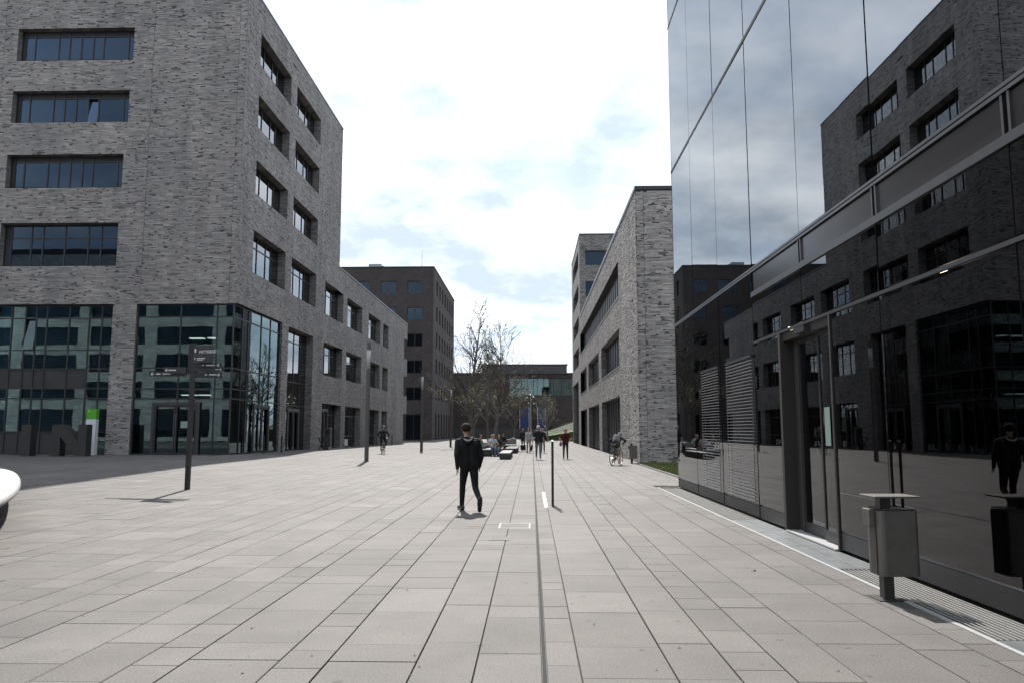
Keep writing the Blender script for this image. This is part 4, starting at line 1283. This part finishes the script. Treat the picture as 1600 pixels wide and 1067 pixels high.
# row of flat steel uprights
for k, lab in enumerate(('nearer', 'farther')):
    y = 16.9 + 0.42 * k
    x = 0.452
    m = MB(); prism_pts = [(y - 0.0, 0), (y + 0.06, 0), (y + 0.06, 1.43), (y, 1.40)]
    m.v = [(x - 0.022, a, b) for a, b in prism_pts] + [(x + 0.020, a, b) for a, b in prism_pts]
    m.f = [(0, 1, 2, 3), (4, 7, 6, 5), (0, 4, 5, 1), (1, 5, 6, 2), (2, 6, 7, 3), (3, 7, 4, 0)]
    o = tag(m.build('steel_post', 'black_metal', bevel=0.004), '%s of two slim dark steel posts in the plaza middle' % lab, 'post', 'row of slim steel posts')
    ubox('foot_plate', 'black_metal', (x - 0.06, y - 0.03, 0.0), (x + 0.06, y + 0.09, 0.006), o)
sl = empty('ground_light', (0.30, 16.75, 0), 0, 'pale flush light strip in the paving left of the steel posts', 'ground light')
for k in range(3):
    ubox('lens', 'white_metal', (0.262, 16.75 + 1.4 * k, -0.02), (0.345, 16.75 + 1.4 * k + 1.36, 0.007), sl)
# bollards by the left building
for (x, y, lab) in ((-15.5, 44.6, 'thin dark bollard at the corner glazing entrance'), (-15.2, 46.9, 'thin dark bollard beside the brick pillar of the left building'), (-14.9, 82.5, 'thin dark bollard near the far end of the left wing')):
    z = gz(x, y)
    m = MB().lathe([(0.05, z - 0.02), (0.05, z + 1.0), (0.04, z + 1.02)], 12, (x, y)).build('bollard', 'black_metal')
    tag(m, lab, 'bollard', 'thin bollards')
    MB().lathe([(0.09, z - 0.01), (0.09, z + 0.012)], 12, (x, y)).build('collar', 'black_metal', m)
# dark terminal and crossed stand by the wing
tz = gz(-14.9, 55.6)
tm_ = empty('pay_terminal', (-14.6, 55.4, tz), 0, 'dark free-standing terminal box by the left wing entrance', 'terminal')
MB().box((-14.85, 55.2, tz), (-14.4, 55.6, tz + 1.55)).build('cabinet', 'grey_frame', tm_, bevel=0.02)
MB().box((-14.75, 55.185, tz + 1.1), (-14.5, 55.199, tz + 1.4)).build('screen', 'pit_black', tm_)
MB().box((-14.48, 55.185, tz + 0.02), (-14.42, 55.199, tz + 0.2)).build('sticker', 'sign_white', tm_)
xs_ = empty('folding_stand', (-15.2, 55.8, tz), 0, 'dark crossed folding stand next to the terminal box', 'stand')
for s in (-1, 1):
    MB().tube((-15.2 - 0.2 * s, 55.8, tz), (-15.2 + 0.2 * s, 55.8, tz + 0.82), 0.035, 0.035, 6).build('leg', 'black_metal', xs_)
MB().box((-15.45, 55.7, tz + 0.82), (-14.95, 55.95, tz + 0.86)).build('top', 'black_metal', xs_)
# cluster mast near the banners
ms = empty('light_mast', (-0.15, 105, 0), 0, 'thin mast with a cluster of small round lamps before the far building', 'light mast')
MB().tube((-0.15, 105, 0), (-0.15, 105, 6.2), 0.06, 0.04, 8).build('post', 'zinc', ms)
for k, (a, b) in enumerate(((-0.5, 5.9), (0.35, 6.0), (-0.35, 5.2), (0.45, 5.1), (-0.05, 6.3))):
    MB().lathe([(0.02, b), (0.13, b + 0.02), (0.13, b + 0.1), (0.03, b + 0.16)], 10, (-0.15 + a, 104.9)).build('lamp_head', 'white_metal', ms)
# covers in the paving
def cover(x0, x1, y0, y1, label, frame='cover_metal', inner='paving_stone'):
    t = 0.025
    m = MB(); z0, z1 = -0.01, 0.005
    m.box((x0, y0, z0), (x1, y0 + t * 2, z1)); m.box((x0, y1 - t * 2, z0), (x1, y1, z1)); m.box((x0, y0 + t * 2, z0), (x0 + t, y1 - t * 2, z1)); m.box((x1 - t, y0 + t * 2, z0), (x1, y1 - t * 2, z1))
    o = tag(m.build('inspection_cover', frame), label, 'cover', 'inspection covers')
    ubox('infill', inner, (x0 + t, y0 + t * 2, -0.01), (x1 - t, y1 - t * 2, 0.003), o)
cover(-0.57, -0.03, 13.25, 14.0, 'larger paving cover with pale metal frame left of the drain')
cover(-0.65, -0.35, 11.85, 12.25, 'smaller dark framed paving cover nearer the viewer', 'black_metal')
cover(-1.09, -0.88, 13.48, 13.72, 'small rusty cover in front of the walking man', 'rust_cover', 'rust_cover')
dn = MB().box((0.072, 4, -0.02), (0.094, 18.7, -0.012)).build('slot_drain', 'pit_black'); tag(dn, 'long dark slot drain running along the plaza middle', 'drain')
m = MB(); m.box((0.066, 4, -0.02), (0.070, 18.7, 0.002)); m.box((0.096, 4, -0.02), (0.100, 18.7, 0.002)); m.build('slot_lip', 'black_metal', dn)
# chewing gum, crumbs and leaves on the paving
rl = random.Random(9)
lit = MB()
for i in range(260):
    if i < 120: x, y = rl.uniform(-14, -7.5), rl.uniform(10.5, 24)
    else: x, y = rl.uniform(-7, 3.4), rl.uniform(5.4, 26)
    z = gz(x, y) + 0.003; s = rl.uniform(0.006, 0.02)
    a = rl.uniform(0, 6.28)
    p = [(x + s * math.cos(a + q) * rl.uniform(0.5, 1), y + s * math.sin(a + q) * rl.uniform(0.5, 1), z + rl.uniform(0, 0.006)) for q in (0, 1.57, 3.14, 4.71)]
    lit.quad(*p)
tag(lit.build('litter_specks', 'leaf_litter'), 'scattered dry leaf bits and specks on the paving', None, None, 'stuff')
tag(MB().lathe([(0.024, 0.001), (0.026, 0.006), (0.015, 0.013)], 10, (2.61, 9.41)).build('bottle_cap', 'black_metal'), 'small black cap lying on the paving left of the near bin', 'cap')
#--SPLIT--
# ------------------------------------------------------------------ people and bicycles
def capsule(m, p0, r0, p1, r1, n=10):
    p0 = Vector(p0); p1 = Vector(p1); d = p1 - p0
    if d.length < 1e-5: d = Vector((0, 0, 1e-4)); p1 = p0 + d
    d = d.normalized(); a = d.orthogonal().normalized(); b = d.cross(a)
    k = len(m.v); rings = []
    for t in (-80, -45, -10): rings.append((p0 + d * (r0 * math.sin(R(t))), r0 * math.cos(R(t))))
    for t in (10, 45, 80): rings.append((p1 + d * (r1 * math.sin(R(t))), r1 * math.cos(R(t))))
    for c, r in rings:
        for i in range(n):
            t = 2 * math.pi * i / n
            m.v.append(tuple(c + a * (r * math.cos(t)) + b * (r * math.sin(t))))
    for q in range(len(rings) - 1):
        for i in range(n):
            j = (i + 1) % n
            m.f.append((k + q * n + i, k + q * n + j, k + (q + 1) * n + j, k + (q + 1) * n + i))
    m.f.append(tuple(k + i for i in reversed(range(n)))); m.f.append(tuple(k + (len(rings) - 1) * n + i for i in range(n)))

def fuse(prims, voxel, name, smooth_it=4):
    """prims: (p0,r0,p1,r1,material). One continuous surface, materials by nearest primitive"""
    m = MB()
    for p in prims: capsule(m, *p[:4])
    me = bpy.data.meshes.new(name); me.from_pydata(m.v, [], m.f)
    o = bpy.data.objects.new(name, me); COL.objects.link(o)
    md = o.modifiers.new('r', 'REMESH'); md.mode = 'VOXEL'; md.voxel_size = voxel
    s = o.modifiers.new('s', 'SMOOTH'); s.factor = 0.5; s.iterations = smooth_it
    dg = bpy.context.evaluated_depsgraph_get()
    out = bpy.data.meshes.new_from_object(o.evaluated_get(dg))
    bpy.data.objects.remove(o); bpy.data.meshes.remove(me)
    nf = len(out.polygons)
    cen = np.empty(nf * 3, dtype=np.float32); out.polygons.foreach_get('center', cen); cen = cen.reshape(-1, 3)
    names = []; best = np.full(nf, 1e9); idx = np.zeros(nf, dtype=np.int32)
    for p0, r0, p1, r1, mat in prims:
        if mat not in names: names.append(mat)
        a = np.array(p0); d = np.array(p1) - a; L = max(d @ d, 1e-9)
        t = np.clip((cen - a) @ d / L, 0, 1)
        dist = np.linalg.norm(cen - (a + t[:, None] * d), axis=1) - (r0 + t * (r1 - r0))
        w = dist < best
        best[w] = dist[w]; idx[w] = names.index(mat)
    out.materials.clear()
    for nme in names: out.materials.append(MATS[nme])
    out.polygons.foreach_set('material_index', idx)
    out.polygons.foreach_set('use_smooth', np.ones(nf, dtype=bool))
    out.update()
    return out

def ik(a, c, l1, l2, pole):
    a = Vector(a); c = Vector(c); d = c - a; L = min(d.length, (l1 + l2) * 0.999)
    c = a + d.normalized() * L; dn = d.normalized()
    x = (l1 * l1 - l2 * l2 + L * L) / (2 * L); h = math.sqrt(max(l1 * l1 - x * x, 0))
    p = Vector(pole); p = (p - dn * p.dot(dn)).normalized()
    return a + dn * x + p * h, c

def person(loc, rz, label, pelvis=(0, 0, 0.95), chest=(0, 0, 1.36), neck=(0, 0.0, 1.50), look=(0, -1, 0), head_up=(0, 0, 1), sh_w=0.17,
           ankL=(0.10, 0, 0.08), ankR=(-0.10, 0, 0.08), wriL=(0.25, -0.06, 0.86), wriR=(-0.25, -0.06, 0.86),
           poleL=(0, -1, 0), poleR=(0, -1, 0), epL=(0.3, 1, 0), epR=(-0.3, 1, 0), toeL=(0, -1, 0), toeR=(0, -1, 0),
           top='cl_black', bottom='cl_dark', shoe='shoe_black', sleeve='long', shorts=False, hair='hair_dark', hat=None, voxel=0.015, scale=1.0,
           jacket=True, bulk=0.0, shoe_k=1.0, leg_k=1.0, extras=None, group='people on the plaza', beard=False):
    t = empty('person', loc, rz, label, 'person', group)
    t.scale = (scale,) * 3
    P = []
    V_ = Vector
    pelvis, chest, neck = V_(pelvis), V_(chest), V_(neck)
    hu = V_(head_up).normalized(); hf = V_(look); hf = (hf - hu * hf.dot(hu)).normalized(); hs = hu.cross(hf)
    sp = (chest - pelvis).normalized()
    side = V_((1, 0, 0))
    # hips and torso
    P.append((pelvis + side * 0.075, 0.10, pelvis - side * 0.075, 0.10, bottom))
    mid = pelvis.lerp(chest, 0.45)
    for s in (1, -1):
        P.append((pelvis + side * 0.07 * s + sp * 0.05, (0.112 if jacket else 0.102) + bulk, mid + side * 0.07 * s, 0.103 + bulk, top))
        P.append((mid + side * 0.07 * s, 0.103 + bulk, chest + side * (0.085 + bulk) * s - sp * 0.03, 0.112 + bulk, top))
        if jacket: P.append((pelvis + side * 0.078 * s - sp * 0.02, 0.112 + bulk, pelvis + side * 0.07 * s + sp * 0.08, 0.112 + bulk, top))
    shc = chest + sp * 0.075
    P.append((shc + side * (sh_w - 0.06) - sp * 0.03, 0.07, shc - side * (sh_w - 0.06) - sp * 0.03, 0.07, top))
    for s in (1, -1): P.append((neck - sp * 0.035 + side * 0.03 * s, 0.05, shc + side * (sh_w - 0.01) * s - sp * 0.025, 0.058 + bulk * 0.5, top))
    P.append((shc, 0.085, neck - sp * 0.02, 0.062, top))
    P.append((neck - sp * 0.03, 0.054, neck + hu * 0.06, 0.052, 'skin'))
    hc = neck + hu * 0.165 + hf * 0.012
    P.append((hc - hu * 0.025 - hf * 0.008, 0.078, hc + hu * 0.03 - hf * 0.01, 0.085, 'skin'))
    P.append((hc - hu * 0.025 + hf * 0.022, 0.066, hc + hu * 0.02 + hf * 0.02, 0.07, 'skin'))
    P.append((hc - hu * 0.075 + hf * 0.045, 0.036, hc - hu * 0.05 + hf * 0.02, 0.055, 'hair_dark' if beard else 'skin'))
    P.append((hc - hu * 0.025 + hf * 0.098, 0.013, hc + hu * 0.012 + hf * 0.088, 0.009, 'skin'))
    for s in (1, -1):
        P.append((hc + hs * 0.083 * s - hu * 0.02, 0.014, hc + hs * 0.085 * s + hu * 0.015 - hf * 0.008, 0.017, 'skin'))
    # arms
    for s, wr, ep in ((1, V_(wriL), epL), (-1, V_(wriR), epR)):
        shd = shc + side * sh_w * s - sp * 0.035
        el, wr = ik(shd, wr, 0.29, 0.265, ep)
        P.append((shd, 0.066 + bulk * 0.6, el, 0.05 + bulk * 0.6 if sleeve == 'long' else 0.044, top if sleeve != 'short' else top))
        if sleeve == 'short':
            P[-1] = (shd, 0.068, shd.lerp(el, 0.62), 0.062, top); P.append((shd.lerp(el, 0.6), 0.046, el, 0.042, 'skin'))
        P.append((el, 0.049 + bulk * 0.5 if sleeve == 'long' else 0.041, wr, 0.038 if sleeve == 'long' else 0.028, top if sleeve == 'long' else 'skin'))
        fd = (wr - el).normalized()
        across = fd.cross(side * s); across = (V_((0, -1, 0)) - fd * V_((0, -1, 0)).dot(fd))
        across = across.normalized() if across.length > 0.1 else fd.orthogonal().normalized()
        palm = fd.cross(across).normalized()
        pc = wr + fd * 0.055
        P.append((wr + fd * 0.01, 0.027, pc + across * 0.018, 0.024, 'skin')); P.append((wr + fd * 0.01, 0.025, pc - across * 0.018, 0.023, 'skin'))
        cu = palm * (-s)
        for q, L in ((0.031, 0.070), (0.011, 0.080), (-0.010, 0.074), (-0.029, 0.056)):
            b0 = pc + across * q + fd * 0.012; b1 = b0 + fd * L * 0.55 + cu * 0.008; b2 = b1 + fd * L * 0.4 + cu * 0.026
            P.append((b0, 0.0105, b1, 0.0095, 'skin')); P.append((b1, 0.0095, b2, 0.0085, 'skin'))
        b0 = wr + fd * 0.03 + across * 0.03; b1 = b0 + fd * 0.035 + across * 0.022; b2 = b1 + fd * 0.03 + cu * 0.008
        P.append((b0, 0.0125, b1, 0.0115, 'skin')); P.append((b1, 0.011, b2, 0.0095, 'skin'))
    # legs
    for s, an, po, toe in ((1, V_(ankL), poleL, V_(toeL)), (-1, V_(ankR), poleR, V_(toeR))):
        hp = pelvis + side * 0.088 * s - V_((0, 0, 0.03))
        kn, an = ik(hp, an, 0.44, 0.43, po)
        P.append((hp, 0.094 * leg_k, hp.lerp(kn, 0.5), 0.078 * leg_k, bottom)); P.append((hp.lerp(kn, 0.5), 0.078 * leg_k, kn, 0.060 * leg_k, bottom))
        lm = 'skin' if shorts else bottom
        cl = kn.lerp(an, 0.35)
        P.append((kn, 0.060 * leg_k, cl, 0.057 * leg_k, lm)); P.append((cl, 0.057 * leg_k, an, 0.043 * leg_k, lm))
        td = toe.normalized(); up = V_((0, 0, 1)); up = (up - td * up.dot(td)); up = up.normalized() if up.length > 0.1 else V_((0, 1, 0))
        b = an - up * 0.035
        P.append((b - td * 0.045, 0.042 * shoe_k, b + td * 0.06, 0.046 * shoe_k, shoe)); P.append((b + td * 0.06, 0.046 * shoe_k, b + td * 0.165 * shoe_k - up * 0.008, 0.034 * shoe_k, shoe))
        P.append((an, 0.042, b, 0.04, shoe))
    if extras: P += [tuple(e) for e in extras]
    me = fuse([(tuple(a), r0, tuple(c), r1, mt) for a, r0, c, r1, mt in P], voxel, 'body')
    o = bpy.data.objects.new('body', me); link(o, t)
    # hair or cap as a shell over the skull
    hm = MB()
    n, rings = 28, 14
    hr = random.Random(int(abs(loc[0]) * 100))
    k0 = 0
    for q in range(rings + 1):
        th = math.pi * q / rings
        for i in range(n):
            ph = 2 * math.pi * i / n
            v = hu * math.cos(th) + (hs * math.cos(ph) + hf * math.sin(ph)) * math.sin(th)
            w = 0.099 + hr.uniform(-0.004, 0.005)
            front = v.dot(hf)
            off = hc + hu * 0.026 - hf * 0.022
            hm.v.append(tuple(off + V_(v) * (w + (0.004 * math.sin(7 * ph + q)) - (0.012 if front > 0.6 else 0))))
    for q in range(rings):
        for i in range(n):
            j = (i + 1) % n
            hm.f.append((q * n + i, q * n + j, (q + 1) * n + j, (q + 1) * n + i))
    hm.build('cap' if hat else 'hair', hat or hair, t, local=True, smooth=True)
    if hat:
        hm = MB(); capsule(hm, hc + hf * 0.08 + hu * 0.045 + hs * 0.04, 0.014, hc + hf * 0.08 + hu * 0.045 - hs * 0.04, 0.014); capsule(hm, hc + hf * 0.13 + hu * 0.035 + hs * 0.03, 0.012, hc + hf * 0.13 + hu * 0.035 - hs * 0.03, 0.012)
        hm.build('cap_peak', hat, t, local=True, smooth=True)
    for s in (1, -1):
        em = MB(); e = hc + hs * 0.032 * s + hf * 0.083 + hu * 0.012
        capsule(em, e, 0.008, e + hs * 0.006, 0.008, 8); em.build('eye', 'hair_dark', t, local=True, smooth=True)
    t['_hc'] = tuple(hc)
    return t

def soft(name, prims, mat, parent, voxel=0.015):
    me = fuse([(tuple(a), r0, tuple(b), r1, mat) for a, r0, b, r1 in prims], voxel, name)
    o = bpy.data.objects.new(name, me); return link(o, parent)

# 1 the man walking away in the middle
def main_man():
    # legs are given for the left/right side of the body; he faces +Y (away)
    t = person((-1.30, 16.0, 0), R(195), 'man in black hooded jacket and tight black trousers walking away from us', pelvis=(-0.01, 0, 0.93), chest=(0.015, -0.02, 1.335), neck=(0.035, -0.045, 1.47),
            look=(0.32, -1, -0.06), head_up=(0.1, -0.05, 1),
            ankL=(0.09, -0.25, 0.083), ankR=(-0.16, 0.36, 0.25), poleL=(0, -1, 0), poleR=(0, -1, 0.1), toeL=(0.12, -1, 0), toeR=(-0.03, -0.32, -0.95),
            wriL=(0.245, 0.10, 0.86), wriR=(-0.25, -0.14, 0.88), top='cl_black', bottom='cl_jeans_black', voxel=0.0095, sh_w=0.19, epL=(0.45, 1.0, 0), epR=(-0.45, 1.0, 0), shoe_k=1.22, leg_k=1.1, scale=1.02, bulk=0.022)
    # hood lying on the back: dark outside, pale lining showing as a crescent
    hx = 0.035
    hood = [((0.105, 0.03, 1.47), 0.034, (0.07, 0.09, 1.435), 0.04), ((0.07, 0.09, 1.435), 0.04, (0.0, 0.118, 1.395), 0.045), ((-0.105, 0.03, 1.47), 0.034, (-0.07, 0.09, 1.435), 0.04), ((-0.07, 0.09, 1.435), 0.04, (0, 0.118, 1.395), 0.045)]
    lining = [((0.085, 0.11, 1.455), 0.010, (0.05, 0.138, 1.43), 0.018), ((0.05, 0.138, 1.43), 0.018, (0.0, 0.158, 1.418), 0.021), ((-0.085, 0.11, 1.455), 0.010, (-0.05, 0.138, 1.43), 0.018), ((-0.05, 0.138, 1.43), 0.018, (0.0, 0.158, 1.418), 0.021)]
    dzh = -0.015
    mv = lambda L: [((a[0] + hx, a[1] - 0.008, a[2] + dzh), r0, (b[0] + hx, b[1] - 0.008, b[2] + dzh), r1) for a, r0, b, r1 in L]
    soft('hood', mv(hood), 'cl_navy', t, 0.011)
    soft('hood_lining', mv(lining), 'cl_lining', t, 0.007)
    # pale shoe edge
    soft('shoe_edge', [((0.065, -0.20, 0.022), 0.022, (0.085, -0.38, 0.02), 0.02), ((0.12, -0.20, 0.022), 0.022, (0.135, -0.38, 0.02), 0.018)], 'sole_pale', t, 0.009)
    return t
p1 = main_man()

# 2 walkers coming towards us
p2 = person((0.36, 43.2, 0), R(0), 'man in black T-shirt and pale cap walking towards us with a bag', ankL=(0.10, -0.14, 0.09), ankR=(-0.11, 0.20, 0.16), toeR=(0, -0.8, -0.5), wriL=(0.30, 0.02, 0.90), wriR=(-0.30, -0.06, 0.90),
            top='cl_black', bottom='cl_greyblue', shoe='shoe_white', sleeve='short', hat='cl_white', beard=True, jacket=True, scale=1.06)
soft('bag', [((-0.33, -0.05, 0.80), 0.03, (-0.36, -0.06, 0.62), 0.07), ((-0.36, -0.06, 0.62), 0.07, (-0.38, -0.02, 0.52), 0.06)], 'cl_black', p2)
p3 = person((-0.24, 56.0, 0), R(4), 'person in white top and beige trousers walking behind the black T-shirt man', ankL=(0.11, 0.10, 0.1), ankR=(-0.10, -0.10, 0.08), top='cl_white', bottom='cl_beige', scale=1.0)
p4 = person((0.78, 55.6, 0), R(0), 'dark dressed walker half hidden behind the black T-shirt man', ankL=(0.10, -0.1, 0.08), ankR=(-0.10, 0.12, 0.1), top='cl_dark', bottom='cl_black', shoe='shoe_white')
p5 = person((-0.72, 62.5, 0), R(10), 'dark dressed walker with pale sleeve left of the white-topped person', ankL=(0.10, 0.12, 0.1), ankR=(-0.10, -0.12, 0.08), top='cl_dark', bottom='cl_black')
p6 = person((1.90, 44.2, 0), R(0), 'person in maroon shirt walking towards us with head bent down', chest=(0, -0.03, 1.34), neck=(0, -0.07, 1.46), look=(0, -0.75, -0.65), head_up=(0, -0.6, 0.8),
            ankL=(0.11, -0.06, 0.08), ankR=(-0.10, 0.08, 0.1), wriL=(0.20, -0.20, 0.98), wriR=(-0.22, -0.16, 0.92), epL=(1, 0.4, 0), epR=(-1, 0.4, 0), top='cl_maroon', bottom='cl_dark', sleeve='short', hair='hair_brown', scale=1.0)
soft('shoulder_bag', [((-0.27, 0.05, 0.92), 0.07, (-0.27, 0.06, 0.80), 0.08)], 'cl_grey', p6)

# seated people
SG = 'people sitting on the seating blocks'
def seated(x, y, z, rz, label, lean=0.0, **kw):
    d = dict(pelvis=(0, 0.0, 0.10), chest=(0, 0.04 + lean, 0.50), neck=(0, 0.03 + lean * 1.2, 0.64), ankL=(0.12, -0.50, -0.36), ankR=(-0.10, -0.46, -0.36), poleL=(0.1, -1, 0.8), poleR=(-0.1, -1, 0.8),
             wriL=(0.14, -0.26, 0.22), wriR=(-0.14, -0.26, 0.22), epL=(1, 0.5, -0.2), epR=(-1, 0.5, -0.2), group=SG)
    d.update(kw)
    return person((x, y, z), rz, label, **d)
seated(-2.42, 48.9, 0.44, R(10), 'seated person in white top and blue jeans at the front edge of the block', top='cl_white', bottom='cl_blue', shoe='shoe_white', hair='hair_brown', look=(0, -0.9, -0.4), sleeve='short')
seated(-2.08, 48.95, 0.44, R(-15), 'seated person with dark top and beige trousers at the block corner', top='cl_dark', bottom='cl_beige', look=(0.3, -0.9, -0.3))
seated(-3.15, 49.9, 0.44, R(70), 'person in grey top leaning back at the left end of the block', lean=0.12, top='cl_grey', bottom='cl_greyblue', ankL=(0.12, -0.85, 0.02), ankR=(-0.10, -0.8, 0.05), wriL=(0.3, 0.15, 0.06), wriR=(-0.3, 0.15, 0.06))
seated(-2.75, 53.0, 0.44, R(0), 'person with pale top sitting against the block back', top='cl_white', bottom='cl_dark')
seated(-2.35, 63.6, 0.44, R(0), 'far seated person in black facing us below the trees', top='cl_black', bottom='cl_dark')
jk = soft('jacket', [((-1.75, 65.2, 0.90), 0.06, (-1.4, 65.3, 0.88), 0.08), ((-1.6, 65.2, 0.93), 0.07, (-1.55, 65.3, 0.95), 0.06)], 'cl_white', None)
tag(jk, 'white jacket lying on the back of the farthest block', 'jacket')

# bicycles
def bicycle(x, y, rz, label):
    """forward is local -Y"""
    t = empty('bicycle', (x, y, gz(x, y)), rz, label, 'bicycle', 'bicycles')
    rad = 0.335
    for yy in (0.52, -0.53):
        w = MB(); n = 28
        for i in range(n):
            a0, a1 = 2 * math.pi * i / n, 2 * math.pi * (i + 1) / n
            w.tube((0, yy + rad * math.cos(a0), rad + 0.017 + rad * math.sin(a0)), (0, yy + rad * math.cos(a1), rad + 0.017 + rad * math.sin(a1)), 0.019, 0.019, 7, caps=False)
        wo = w.build('wheel', 'rubber', t, local=True, smooth=True)
        r2 = MB(); q = rad - 0.026
        for i in range(n):
            a0, a1 = 2 * math.pi * i / n, 2 * math.pi * (i + 1) / n
            r2.tube((0, yy + q * math.cos(a0), rad + 0.017 + q * math.sin(a0)), (0, yy + q * math.cos(a1), rad + 0.017 + q * math.sin(a1)), 0.009, 0.009, 5, caps=False)
        r2.build('rim', 'bike_metal', wo, local=True)
        s = MB()
        for i in range(18):
            a = 2 * math.pi * i / 18
            s.tube((0.03 * (-1) ** i, yy, rad + 0.017), (0, yy + q * math.cos(a), rad + 0.017 + q * math.sin(a)), 0.0015, 0.0015, 3, caps=False)
        s.tube((-0.06, yy, rad + 0.017), (0.06, yy, rad + 0.017), 0.02, 0.02, 8)
        s.build('spokes', 'bike_metal', wo, local=True)
    H_ = rad + 0.017
    bbk, st_, hd0, hd1 = (0, 0.08, 0.29), (0, 0.24, 0.80), (0, -0.36, 0.86), (0, -0.40, 0.70)
    f = MB()
    for a, b, r in ((bbk, st_, 0.016), (bbk, hd1, 0.02), (st_, hd0, 0.017), (hd0, hd1, 0.02)): f.tube(a, b, r, r, 8)
    for s in (-0.045, 0.045):
        f.tube(bbk, (s, 0.52, H_), 0.010, 0.008, 6); f.tube(st_, (s, 0.52, H_), 0.009, 0.007, 6)
        f.tube((s * 0.8, -0.41, 0.68), (s, -0.53, H_), 0.012, 0.009, 6)
    f.tube((-0.04, -0.40, 0.70), (0.04, -0.40, 0.70), 0.014, 0.014, 6)
    f.build('frame', 'bike_frame', t, local=True)
    h = MB(); h.tube(hd0, (0, -0.34, 0.98), 0.014, 0.014, 6); h.tube((-0.29, -0.30, 1.0), (0.29, -0.30, 1.0), 0.013, 0.013, 8); h.tube((0, -0.34, 0.98), (0, -0.30, 1.0), 0.014, 0.014, 6)
    h.build('handlebar', 'bike_frame', t, local=True)
    s = MB(); s.tube(st_, (0, 0.27, 0.92), 0.013, 0.013, 6); s.build('seat_post', 'bike_metal', t, local=True)
    soft('saddle', [((0.05, 0.36, 0.945), 0.035, (0.0, 0.20, 0.945), 0.03), ((-0.05, 0.36, 0.945), 0.035, (0.0, 0.20, 0.945), 0.03), ((0, 0.2, 0.945), 0.028, (0, 0.10, 0.94), 0.02)], 'rubber', t)
    c = MB()
    c.tube((0.03, 0.08, 0.29), (0.04, 0.08, 0.29), 0.095, 0.095, 20); c.tube((-0.07, 0.08, 0.29), (0.07, 0.08, 0.29), 0.02, 0.02, 8)
    c.tube((0.07, 0.08, 0.29), (0.075, -0.06, 0.20), 0.010, 0.010, 6); c.tube((-0.07, 0.08, 0.29), (-0.075, 0.22, 0.38), 0.010, 0.010, 6)
    c.box((0.08, -0.11, 0.19), (0.17, -0.01, 0.21)); c.box((-0.17, 0.17, 0.37), (-0.08, 0.27, 0.39))
    c.build('crankset', 'bike_metal', t, local=True)
    return t
bx_, by_, br = 3.95, 36.6, R(180 - 27)
bicycle(bx_, by_, br, 'black bicycle straddled by the stooping cyclist beside the right brick building')
p7 = person((bx_, by_, 0), br, 'cyclist with dark backpack and beige shorts stooping over the handlebar, right side', pelvis=(0, 0.04, 0.93), chest=(0, -0.20, 1.25), neck=(0, -0.33, 1.33), look=(0, -0.5, -0.85), head_up=(0, -0.85, 0.5),
            ankL=(0.20, 0.0, 0.085), ankR=(-0.20, 0.06, 0.085), wriL=(0.25, -0.34, 1.04), wriR=(-0.25, -0.34, 1.04), epL=(1, 0.3, -0.4), epR=(-1, 0.3, -0.4),
            top='cl_dark', bottom='cl_beige', shorts=True, shoe='shoe_white', hat='cl_grey', group='cyclists')
soft('backpack', [((0.09, -0.02, 1.14), 0.10, (0.08, -0.14, 1.36), 0.09), ((-0.09, -0.02, 1.14), 0.10, (-0.08, -0.14, 1.36), 0.09), ((0, 0.06, 1.20), 0.09, (0, 0.0, 1.32), 0.08)], 'cl_grey', p7)
cx2, cy2 = -9.35, 48.7
bicycle(cx2, cy2, R(180 + 3), 'bicycle ridden away from us along the left wing')
p8 = person((cx2, cy2, gz(cx2, cy2)), R(183), 'cyclist in black coat riding away near the left wing', pelvis=(0, 0.26, 1.03), chest=(0, 0.06, 1.38), neck=(0, -0.02, 1.50), look=(0, -1, -0.2), head_up=(0, -0.3, 1),
            ankL=(0.125, -0.04, 0.28), ankR=(-0.125, 0.24, 0.46), poleL=(0.25, -1, 0.3), poleR=(-0.25, -1, 0.3), wriL=(0.27, -0.26, 1.04), wriR=(-0.27, -0.26, 1.04), epL=(1, 0.4, 0), epR=(-1, 0.4, 0),
            top='cl_black', bottom='cl_black', hat='cl_grey', group='cyclists')
